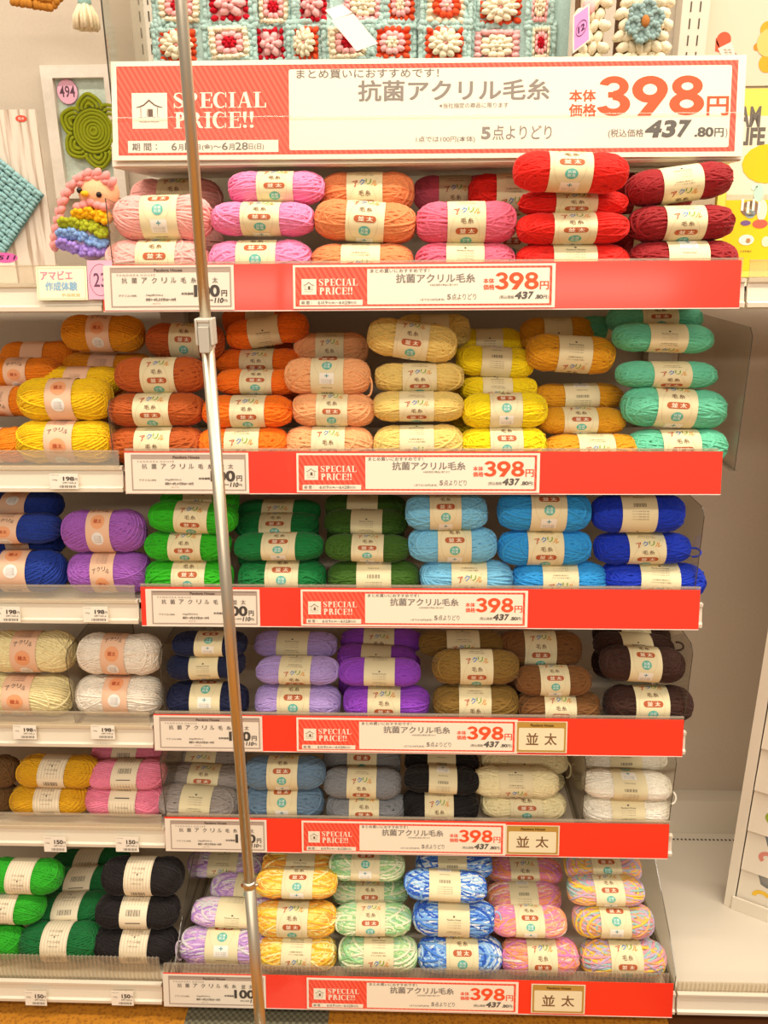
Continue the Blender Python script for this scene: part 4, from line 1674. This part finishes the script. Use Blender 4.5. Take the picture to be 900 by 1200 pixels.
def pouch(name, px0, px1, py0, Y, lab, cat):
    a_, b2 = at(px0, py0, Y), at(px1, py0, Y)
    cx, wd = (a_.x + b2.x) / 2, (b2.x - a_.x)
    t_ = thing(name, lab, cat, (cx, Y, UZ + .001))
    mb = MB()
    mc = wool('#F0E2C4')
    mb.jit = .13
    ht = .24
    mb.hexa([(-wd * .44, -.006, 0), (wd * .44, -.006, 0), (wd * .44, .03, 0), (-wd * .44, .03, 0), (-wd * .44, -.006, ht), (wd * .44, -.006, ht), (wd * .44, .03, ht), (-wd * .44, .03, ht)], wool('#8A6448'))
    n = max(3, int(wd / .012))
    for r in range(16):
        for k in range(n):
            x = (k + .5 * (r % 2) + .25) / n * wd - wd / 2
            if abs(x) > wd * .5:
                continue
            edge = abs(x) > wd * .28
            mb.ell((x, -.010 - (.004 if edge else 0), .008 + r * .0145), (.0105 if edge else .0072, .0075, .0074 if edge else .0105), mc, Matrix.Rotation(.45 * (1 if x > 0 else -1), 3, 'Y'))
    mb.build('stitched_body', t_)
    return t_, cx, wd


t_, cx, wd = pouch('crochet_pouch', 674, 708, 40, 1.37, 'narrow cream crochet pouch bearing the pink circled 12 tag', 'crochet pouch')
mb = MB()
ring = [at(x, y, 1.355) - Vector((cx, 1.37, UZ + .001)) for x, y in ((690, -6), (690, 8))]
mb.ell(ring[1], (.01, .006, .012), wool(PINK))
mb.build('pink_rosette', t_)
fp = [(671.5, 18), (690.5, 4), (691.5, 47), (671, 63)]
W4 = [at(x, y, 1.335 + .004 * (k in (1, 2))) for k, (x, y) in enumerate(fp)]
mb = MB()
mb.hexa([W4[3], W4[2], W4[1], W4[0]] + [q + Vector((0, -.0008, 0)) for q in (W4[3], W4[2], W4[1], W4[0])], WP)
fl = Flat()
fl.rect(.08, .05, .92, .95, '#E79AD6', 1)
fl.ring(.5, .5, .33, .025, '#6A2E5E', 2, .2)
fl.text('*12', .3, .41, .7, .59, '#5A2A50', 2)


def bil(x, y, d):
    lo, hi = W4[3].lerp(W4[2], x), W4[0].lerp(W4[1], x)
    return lo.lerp(hi, y) + Vector((0, -.0009 - d, 0))


fl.emit(mb, bil, .0003)
tag(mb.build('hanging_number_tag'), 'pink number tag with circled 12 hanging on the narrow cream pouch', 'number tag', 'pink number tags')
t_, cx, wd = pouch('crochet_pouch', 722, 781, 30, 1.37, 'wide cream crochet pouch with grey-blue flower beside the slotted upright', 'crochet pouch')
fc = at(755, 26, 1.345) - Vector((cx, 1.37, UZ + .001))
mb = MB()
mg = wool('#8FA8A6')
mb.jit = .13
for k in range(6):
    a = 2 * PI * k / 6 + .3
    px_, pz_ = .017 * math.cos(a), .017 * math.sin(a)
    for j in range(9):
        b2 = 2 * PI * j / 9
        mb.ell((fc.x + px_ + .0085 * math.cos(b2), fc.y - .003, fc.z + pz_ + .0085 * math.sin(b2)), (.0042, .0042, .0042), mg)
    mb.ell((fc.x + px_, fc.y, fc.z + pz_), (.0095, .004, .0095), mg)
fo = mb.build('crochet_flower', t_)
mb = MB()
mb.ell((fc.x, fc.y - .007, fc.z), (.0062, .004, .008), wool('#B4743A'))
mb.build('flower_eye', fo)

# upper divider
p = at(129.5, 60, 1.285)
t_ = thing('shelf_divider', 'clear divider on the upper shelf beside the crochet blanket edge', 'divider', (X0 + .008, 1.285, UZ + .0005), 'clear shelf dividers')
mb = MB()
mb.box(-.0008, .0008, .0, .2, .001, .30, M_CLEAR)
mb.box(-.001, .001, -.0012, .0, .001, .30, M_EDGE)
mb.build('panel', t_)
mb = MB()
mb.box(-.006, .006, 0, .2, 0, .0012, M_CLEAR)
mb.build('foot', t_)

# ------------------------------------------------------------------ plain bay, upper level
# framed mint cloth on the back panel
YW = 1.546
A, B_ = at(47, 77, YW - .012), at(150, 232, YW - .012)
fw, fh = B_.x - A.x, A.z - B_.z
t_ = thing('picture_frame', 'whitewashed frame with mint cloth on the panel behind the green doily', 'picture frame', (A.x, YW, B_.z))
mb = MB()
mw_ = mat('whitewashed_wood', '#E4D9CC', .6, noise=.2, scale=60)
e = .0195
for x0, x1, z0, z1 in ((0, e, 0, fh), (fw - e, fw, 0, fh), (e, fw - e, 0, e), (e, fw - e, fh - e, fh)):
    mb.box(x0, x1, -.016, .002, z0, z1, mw_)
mb.build('frame', t_)
mb = MB()
mb.box(e, fw - e, -.004, .001, e, fh - e, mat('mint_cloth', '#CBD8CC', .9, noise=.4, scale=160))
mb.build('cloth', t_)
fl = Flat()
fl.disc(0, 0, .0185, '#9A6A80', 0, .0200)
fl.disc(0, 0, .0178, '#F2B6CE', 1, .0193)
fl.text('494', -.0135, -.009, .0135, .009, '#6A4656', 2)
mb = MB()
c = at(75.5, 106, YW - .02)
fl.emit(mb, lambda x, y, d: (c.x + x, YW - .0075 - d, c.z + y), .0004)
mb.lathe([(.018, 0)] * 2, (0, 0, -9), WP, 3) if False else None
tag(mb.build('number_badge'), 'round pink badge numbered 494 on the framed mint cloth', 'badge')
# green doily
c = at(110, 154, YW - .015)
t_ = thing('crochet_doily', 'olive green flower-shaped crochet doily on the framed mint cloth', 'doily', (c.x, YW - .0125, c.z))
mg = wool('#8E9418')
mb = MB()
mb.lathe([(.001, 0), (.001, .001)], (0, 0, 0), mg, 3)
for r in range(1, 7):
    R_ = r * .0056
    pts = [(R_ * math.cos(2 * PI * k / 40), -.002 - .0006 * (r % 2), R_ * math.sin(2 * PI * k / 40)) for k in range(40)]
    mb.tube(pts, .0033, mg, 6, True)
mb.ell((0, -.001, 0), (.006, .003, .006), mg)
mb.build('centre_disc', t_)
for k in range(6):
    a = 2 * PI * k / 6 + PI / 2 + .08
    mb = MB()
    for rr in (.0050, .0108, .0166):
        pts = []
        for j in range(15):
            b2 = -1.9 + 3.8 * j / 14
            x, z = .038 + rr * (.95 * math.cos(b2) + .3 * max(0, math.cos(b2)) ** 6), rr * 1.28 * math.sin(b2)
            pts.append((x * math.cos(a) - z * math.sin(a), -.002, x * math.sin(a) + z * math.cos(a)))
        mb.tube(pts, .0034, mg, 6)
    mb.ell((.044 * math.cos(a), -.001, .044 * math.sin(a)), (.0055, .003, .0055), mg)
    mb.build('petal', t_)

# wood-grain card with teal swatch
YC = 1.33
tl, tr, br_ = at(-70, 128, YC), at(41, 128, YC), at(52, 308, YC)
zb = SURF[0] + .001
t_ = thing('display_card', 'tall pale wood-grain card standing behind the teal crochet swatch', 'display card', (tl.x, YC, zb))
mb = MB()
cw, ch = tr.x - tl.x, tr.z - zb
mb.box(0, cw, 0, .004, 0, ch, M_WOODCARD)
fl = Flat()
o_ = at(25, 139, YC)
fl.disc(o_.x - tl.x, o_.z - zb, .0088, '#E2543E', 1, .0046)
fl.text('見本', o_.x - tl.x - .005, o_.z - zb - .002, o_.x - tl.x + .005, o_.z - zb + .002, '#F6D8C8', 2)
fl.emit(mb, lambda x, y, d: (x, -.0003 - d, y), .0003)
mb.build('printed_card', t_)
c = at(-18, 226, YC - .012)
t_ = thing('crochet_swatch', 'teal openwork crochet swatch turned on its corner against the wood-grain card', 'crochet swatch', (c.x, YC - .010, c.z))
mt2 = wool('#90BABC')
mb = MB()
ca = math.radians(49)
mb.jit = .13
n = 9
st = .0128
for i_ in range(-n, n + 1):
    for j_ in range(-n, n + 1):
        if abs(i_) > 4.2 or abs(j_) > 5.5:
            continue
        x, z = i_ * st, j_ * st
        for dx, dz, lx, lz in ((-.003, 0, .0036, .0062), (.003, 0, .0036, .0062), (0, .0055, .0064, .003)):
            xx, zz = x + dx, z + dz
            mb.ell((xx * math.cos(ca) - zz * math.sin(ca), random.uniform(-.001, .001), xx * math.sin(ca) + zz * math.cos(ca)), (lx, .0036, lz), mt2, Matrix.Rotation(-ca, 3, 'Y'))
mb.hexa([(a_ * math.cos(ca) - b2 * math.sin(ca), y_, a_ * math.sin(ca) + b2 * math.cos(ca)) for y_ in (.003, .005) for a_, b2 in ((-.056, -.07), (.056, -.07), (.056, .07), (-.056, .07))], wool('#6C9CA0'))
mb.build('stitches', t_)
fl = Flat()
fl.disc(.5, .5, .5, '#E868B4', 0, .5)
fl.text('511', .2, .3, .86, .72, '#4A2840', 1, slant=.2)
p0, p1 = at(-8, 308, YC - .05), at(20, 296, YC - .05)
mb = MB()
fl.emit(mb, lambda x, y, d: (p0.x + (p1.x - p0.x) * x, YC - .05 - d, p0.z + (p1.z - p0.z) * y), .0004)
mb.box(p0.x + .006, p1.x - .006, YC - .0495, YC - .0485, SURF[0] + .001, p1.z - .004, WP)
tag(mb.build('number_tag'), 'oval pink number tag reading 511 before the wood-grain card', 'number tag', 'pink number tags')

# rainbow doll
YD = 1.262
sc_ = mpp(at(103, 250, YD))
dc = at(103, 290, YD)


def dp(px, py, y=0):
    q = at(px, py, YD)
    return Vector((q.x - dc.x, y, q.z - (SURF[0] + .001)))


t_ = thing('crochet_doll', 'crochet doll with pink hair, yellow beak and rainbow ruffles beside the pale pink yarn', 'doll', (dc.x, YD, SURF[0] + .001))
SKIN = wool('#F3BE92')
HAIR = wool('#EE9C98')
mb = MB()
hd = dp(116, 226)
mb.ell(hd, (.030, .024, .026), SKIN, nu=16, nv=12)
mb.ell(dp(105, 276), (.031, .022, .036), wool('#C9B0C0'), nu=14, nv=10)
bt = dp(105, 292)
mb.ell((bt.x, 0, .014), (.026, .020, .0135), wool('#A590CC'), nu=12, nv=8)
mb.build('body', t_)
for px, py in ((100, 224), (122.5, 229)):
    mb = MB()
    mb.ell(dp(px, py, -.0225), (.0042, .0035, .0042), mat('bead_black', '#1E1410', .15), nu=10, nv=8)
    mb.build('eye', t_)
mb = MB()
b0 = dp(107, 228, -.026)
mb.ell(b0, (.006, .006, .0042), wool('#F2B72A'), nu=10, nv=8)
mb.build('beak', t_)
mb = MB()
path = [(134, 216), (126, 209), (116, 205.5), (105, 206), (96, 211), (88, 219), (82, 228), (78, 238), (75, 248), (73, 258), (71, 268), (69.5, 278), (69, 287)]
for k, (px, py) in enumerate(path):
    q = dp(px, py, -.014)
    for sgn in (-1, 1):
        mb.ell(q + Vector((sgn * .003, -.002 * sgn, .002 * sgn)), (.0058, .006, .0085), HAIR, Matrix.Rotation(sgn * .6 + .2, 3, 'Y'))
for px, py in ((128, 214), (118, 209), (108, 210), (99, 216)):
    mb.ell(dp(px, py, -.008), (.0085, .014, .0062), HAIR)
for px, py in ((112, 238), (120, 241), (104, 241), (127, 243), (97, 243)):
    mb.ell(dp(px, py, -.017), (.0085, .009, .0065), HAIR)
mb.build('hair', t_)
for hx, pts in (('#F2B61A', ((98, 252), (109, 250), (120, 253), (129, 256))), ('#A9B02A', ((82, 262), (92, 262), (103, 264), (114, 265), (125, 272))),
                ('#86A8DC', ((80, 275), (90, 274), (101, 276), (113, 281), (124, 284))), ('#A98ADA', ((80, 286), (91, 290), (102, 293), (113, 293), (123, 293)))):
    mb = MB()
    mm_ = wool(hx)
    mb.jit = .13
    for k, (px, py) in enumerate(pts):
        q = dp(px, py, -.019)
        q.z = max(q.z, .0085)
        for j in range(7):
            b2 = 2 * PI * j / 7
            mb.ell(q + Vector((.0072 * math.cos(b2), -.004 * math.sin(b2 + k), .0052 * math.sin(b2))), (.0050, .0054, .0044), mm_, Matrix.Rotation(b2, 3, 'Y'))
        mb.ell(q + Vector((0, .004, 0)), (.0098, .0095, .0080), mm_)
    mb.build('ruffle', t_)

# hanging pieces at the top
c = at(101, 20, 1.42)
t_ = thing('hanging_tassel', 'cream wool tassel with teal cap hanging above the picture frame', 'tassel', (c.x, 1.42, c.z))
mb = MB()
for k in range(26):
    a = 2.4 * k
    r = .0175 * math.sqrt((k + .5) / 26)
    mb.tube([(r * .35 * math.cos(a), r * .35 * math.sin(a), .018), (r * math.cos(a), r * math.sin(a), 0), (r * 1.05 * math.cos(a), r * 1.05 * math.sin(a), -.017)], .0034, wool('#EFDDBB'), 5)
mb.build('strands', t_)
mb = MB()
mb.lathe([(.004, .045), (.009, .03), (.0105, .018), (.008, .014)], (0, 0, 0), wool('#9CC4BE'), 12)
mb.tube([(0, 0, .04), (0, 0, .30)], .0014, wool('#9CC4BE'), 6)
mb.build('cap', t_)
mb = MB()
mo = wool('#B8792A')
for k in range(15):
    p = at(16 + k * 3.9, 2 + 9 * k / 15 if k < 12 else 9 - (k - 11) * 4, 1.43)
    for j in range(4):
        mb.ell((p.x, p.y + random.uniform(-.003, .003), p.z + j * .011), (.0055, .005, .0068), mo, Matrix.Rotation(random.uniform(-.5, .5), 3, 'Y'))
tag(mb.build('hanging_garland'), 'mustard crochet garland hanging at the top above the wood-grain card', 'garland')

# ------------------------------------------------------------------ nearly empty bay: book, poster, card display
YK = 1.40
A = at(860, 99, YK)
zb = SURF[0] + .003
bw, bh = .15, A.z - zb
t_ = thing('craft_book', 'yellow craft book with crocheted toys on its cover beside the dark red yarn', 'book', (A.x, YK, zb), None, (math.radians(-6), 0, 0))
fl = Flat()


def K(px, py):
    q = at(px, py, YK)
    return (q.x - A.x, q.z - zb)


fl.poly([(0.0135, bh * .42), (bw, bh * .42), (bw, bh * .86), (0.0135, bh * .86)], '#EFE3C4', 1)
fl.poly([(.0135, 0.01), (bw, 0.01), (bw, bh * .45), (.0135, bh * .45)], '#F0C818', 1)
fl.text('*AM', *K(871, 146), *K(901, 120), '#6A625A', 2)
fl.text('*LIFE', *K(870, 168), *K(905, 146), '#6A625A', 2)
for cx_, cy_, rx, ry, cc in ((905, 190, 30, 22, '#E9BE16'), (893, 225, 6, 10, '#B9DCC8'), (888, 218, 4, 4, '#C9E4D0'), (882, 244, 11, 9, '#8A6A58'), (882, 243, 6, 7, '#F2D68A'), (882, 250, 6, 5, '#98A8B0'),
                            (896, 246, 6, 12, '#E9DCC8'), (876, 261, 6, 3, '#7A5A8A'), (893, 262, 9, 5, '#E2604A'), (876, 281, 9, 6, '#EFE9DC'), (878, 282, 3, 3, '#D89A5A'), (899, 283, 5, 6, '#F6E8C0')):
    x, y = K(cx_, cy_)
    s2 = mpp(at(cx_, cy_, YK))
    fl.disc(x, y, rx * s2, cc, 3, ry * s2, 16)
for k in range(4):
    x, y = K(873 + k * 6.5, 240 + (k % 2) * 3)
    fl.rect(x - .002, y - .008, x + .002, y + .01, '#F4EDE0', 4)
fl.text('かぎ針編み', *K(868, 296), *K(882, 293), '#8A7A3A', 2)
mb = MB()
mb.box(0, bw, 0, .012, 0, bh, paint('#F4DE5C'))
fl.items = [q for q in fl.items if True]
fl.emit(mb, lambda x, y, d: (min(max(x, .0005), bw - .0005), -.0002 - d, min(y, bh)), .0003)
mb.build('printed_cover', t_)

YP = 1.546
A, B_ = at(822, -60, YP), at(990, 99, YP)
t_ = thing('wall_poster', 'pale poster with red-capped toy print on the panel above the yellow book', 'poster', (A.x, YP, B_.z))
fl = Flat()


def K2(px, py):
    q = at(px, py, YP)
    return (q.x - A.x, q.z - B_.z)


s2 = mpp(at(850, 50, YP))
x, y = K2(848, 47)
fl.disc(x, y, 8.5 * s2, '#E05A3C', 1, 8.5 * s2)
fl.poly([K2(839, 44), K2(846, 62), K2(838, 60)], '#E05A3C', 1)
fl.poly([K2(841, 57), K2(857, 49), K2(862, 66), K2(848, 70)], '#E9DFD2', 2)
for k in range(3):
    fl.text('毛糸', *K2(847 + k, 59.5 + k * 3), *K2(857 + k, 57.5 + k * 3), '#8A7A70', 3)
fl.poly([K2(858, 58), K2(865, 66), K2(860, 67)], '#9A5A4A', 1)
for cx_, cy_, r, cc in ((899, 34, 8, '#E8A42A'), (902, 50, 15, '#F0C070'), (887, 55, 4, '#DE8A2A'), (899, 74, 10, '#E8A42A')):
    x, y = K2(cx_, cy_)
    fl.disc(x, y, r * s2, cc, 1 + (cc == '#F0C070'))
mb = MB()
mb.box(0, B_.x - A.x, 0, .002, 0, A.z - B_.z, paint('#DACBB6'))
fl.emit(mb, lambda x, y, d: (x, -.0002 - d, y), .0003)
mb.build('printed_sheet', t_)

# white cardboard display of leaflets on the base deck
zd = SURF[5] + .0005
A, Bk, C = at_z(860, 1061, zd), at_z(838, 1053, zd), at_z(905, 1078, zd)
u = (C - A)
u.z = 0
u.normalize()
v = Vector((-u.y, u.x, 0))
t_ = thing('leaflet_display', 'tall white cardboard display of notched leaflet pockets standing on the base deck', 'display stand', (A.x, A.y, zd), None, (0, 0, math.atan2(u.y, u.x)))
M_CB = mat('white_cardboard', '#E9DFCC', .7)
W_, Dp_, H_ = .30, max(.05, (Bk - A).dot(v)), 1.12
mb = MB()
mb.box(-.002, .0, -.006, Dp_, 0, H_, M_CB)
mb.box(W_, W_ + .002, -.006, Dp_, 0, H_, M_CB)
mb.box(0, W_, Dp_ - .002, Dp_, 0, H_, M_CB)
mb.box(-.018, 0, -.008, -.004, 0, H_, M_CB)
mb.box(0, W_, -.002, Dp_, 0, .012, M_CB)
mb.build('case', t_)
mb = MB()
mb.box(-.004, W_ + .004, -.012, -.008, 0, .03, M_CB)
mb.build('base_flap', t_)
zt = [at(A.x * 0 + 862, py, A.y).z - zd for py in (1020, 1013, 966, 920, 873, 821)]
pitch = (zt[-1] - zt[1]) / 4
inks = ['#F0C23A', '#D98A78', '#9AAA3A', '#C8502E', '#D2452E', '#D98A78', '#9AAA3A', '#F0C23A', '#C8502E']
greys = ['#A9A6A0', '#9AA2A8', '#98A4AE', '#B0ACA4']
for k in range(9):
    z1 = zt[1] + pitch * (k - 0)
    zlo = max(z1 - pitch * 1.05, .004)
    fl_pts = [(.002, 0), (W_ - .002, 0), (W_ - .002, z1 - zlo - .035), (.050, z1 - zlo - .035), (.040, z1 - zlo - .031), (.034, z1 - zlo - .014), (.028, z1 - zlo - .004), (.018, z1 - zlo), (.002, z1 - zlo)]
    n = len(fl_pts)
    mb = MB()
    vs = [(x, -.006 + .010 * (z / (z1 - zlo)), z + zlo) for x, z in fl_pts] + [(x, -.004 + .010 * (z / (z1 - zlo)), z + zlo) for x, z in fl_pts]
    mb.poly(vs, [tuple(range(n)), tuple(range(n, 2 * n))[::-1]] + [(i_ + n, (i_ + 1) % n + n, (i_ + 1) % n, i_) for i_ in range(n)], M_CB)
    f3 = Flat()
    f3.ring(.045, (z1 - zlo) * .42, .017, .008, inks[k], 1, .014, a0=20 + 40 * (k % 3), a1=190 + 40 * (k % 3), n=14)
    f3.disc(.07, (z1 - zlo) * .36, .005, '#9AAA3A', 1, n=12)
    f3.emit(mb, lambda x, y, d: (x, -.0064 + .010 * (y / (z1 - zlo)) - d, y + zlo), .0003)
    mb.build('pocket', t_)
    mb = MB()
    mb.box(.004, W_ - .004, .008, .016, zlo + .01, z1 - .003, paint(greys[k % 4]))
    f3 = Flat()
    f3.text('15A', .022, z1 - .016, .036, z1 - .010, '#5A564E', 1)
    f3.emit(mb, lambda x, y, d: (x, .0078 - d, y), .0003)
    mb.build('leaflet', t_)

# ------------------------------------------------------------------ light
def area(name, loc, rot, sx, sy, power, col=(1, .88, .72)):
    l = bpy.data.lights.new(name, 'AREA')
    l.shape = 'RECTANGLE'
    l.size, l.size_y = sx, sy
    l.energy = power
    l.color = col
    o = bpy.data.objects.new(name, l)
    COL.objects.link(o)
    o.location = loc
    o.rotation_euler = rot
    return o


area('ceiling_lamp', (0, .72, 2.72), (0, 0, 0), 3.4, .14, 42)
area('ceiling_lamp', (1.5, .95, 2.7), (0, 0, 0), 1.2, .3, 22)  # extra lamp, added to brighten the base deck of the nearly empty bay
area('ceiling_lamp', (0, -.7, 2.75), (0, 0, 0), 3.6, .25, 44)
area('ceiling_lamp', (0, -3.2, 2.75), (math.radians(10), 0, 0), 3.6, .3, 70)
w = bpy.data.worlds.new('shop_light')
SC.world = w
w.use_nodes = True
w.node_tree.nodes['Background'].inputs[0].default_value = (1, .89, .74, 1)
w.node_tree.nodes['Background'].inputs[1].default_value = .38
SC.view_settings.view_transform = 'Standard'
SC.view_settings.look = 'None'
SC.view_settings.gamma = 1
SC.view_settings.exposure = 0.1
SC.view_settings.use_curve_mapping = False
SC.cycles.use_denoising = True
SC.cycles.transparent_max_bounces = 24
SC.cycles.max_bounces = 8
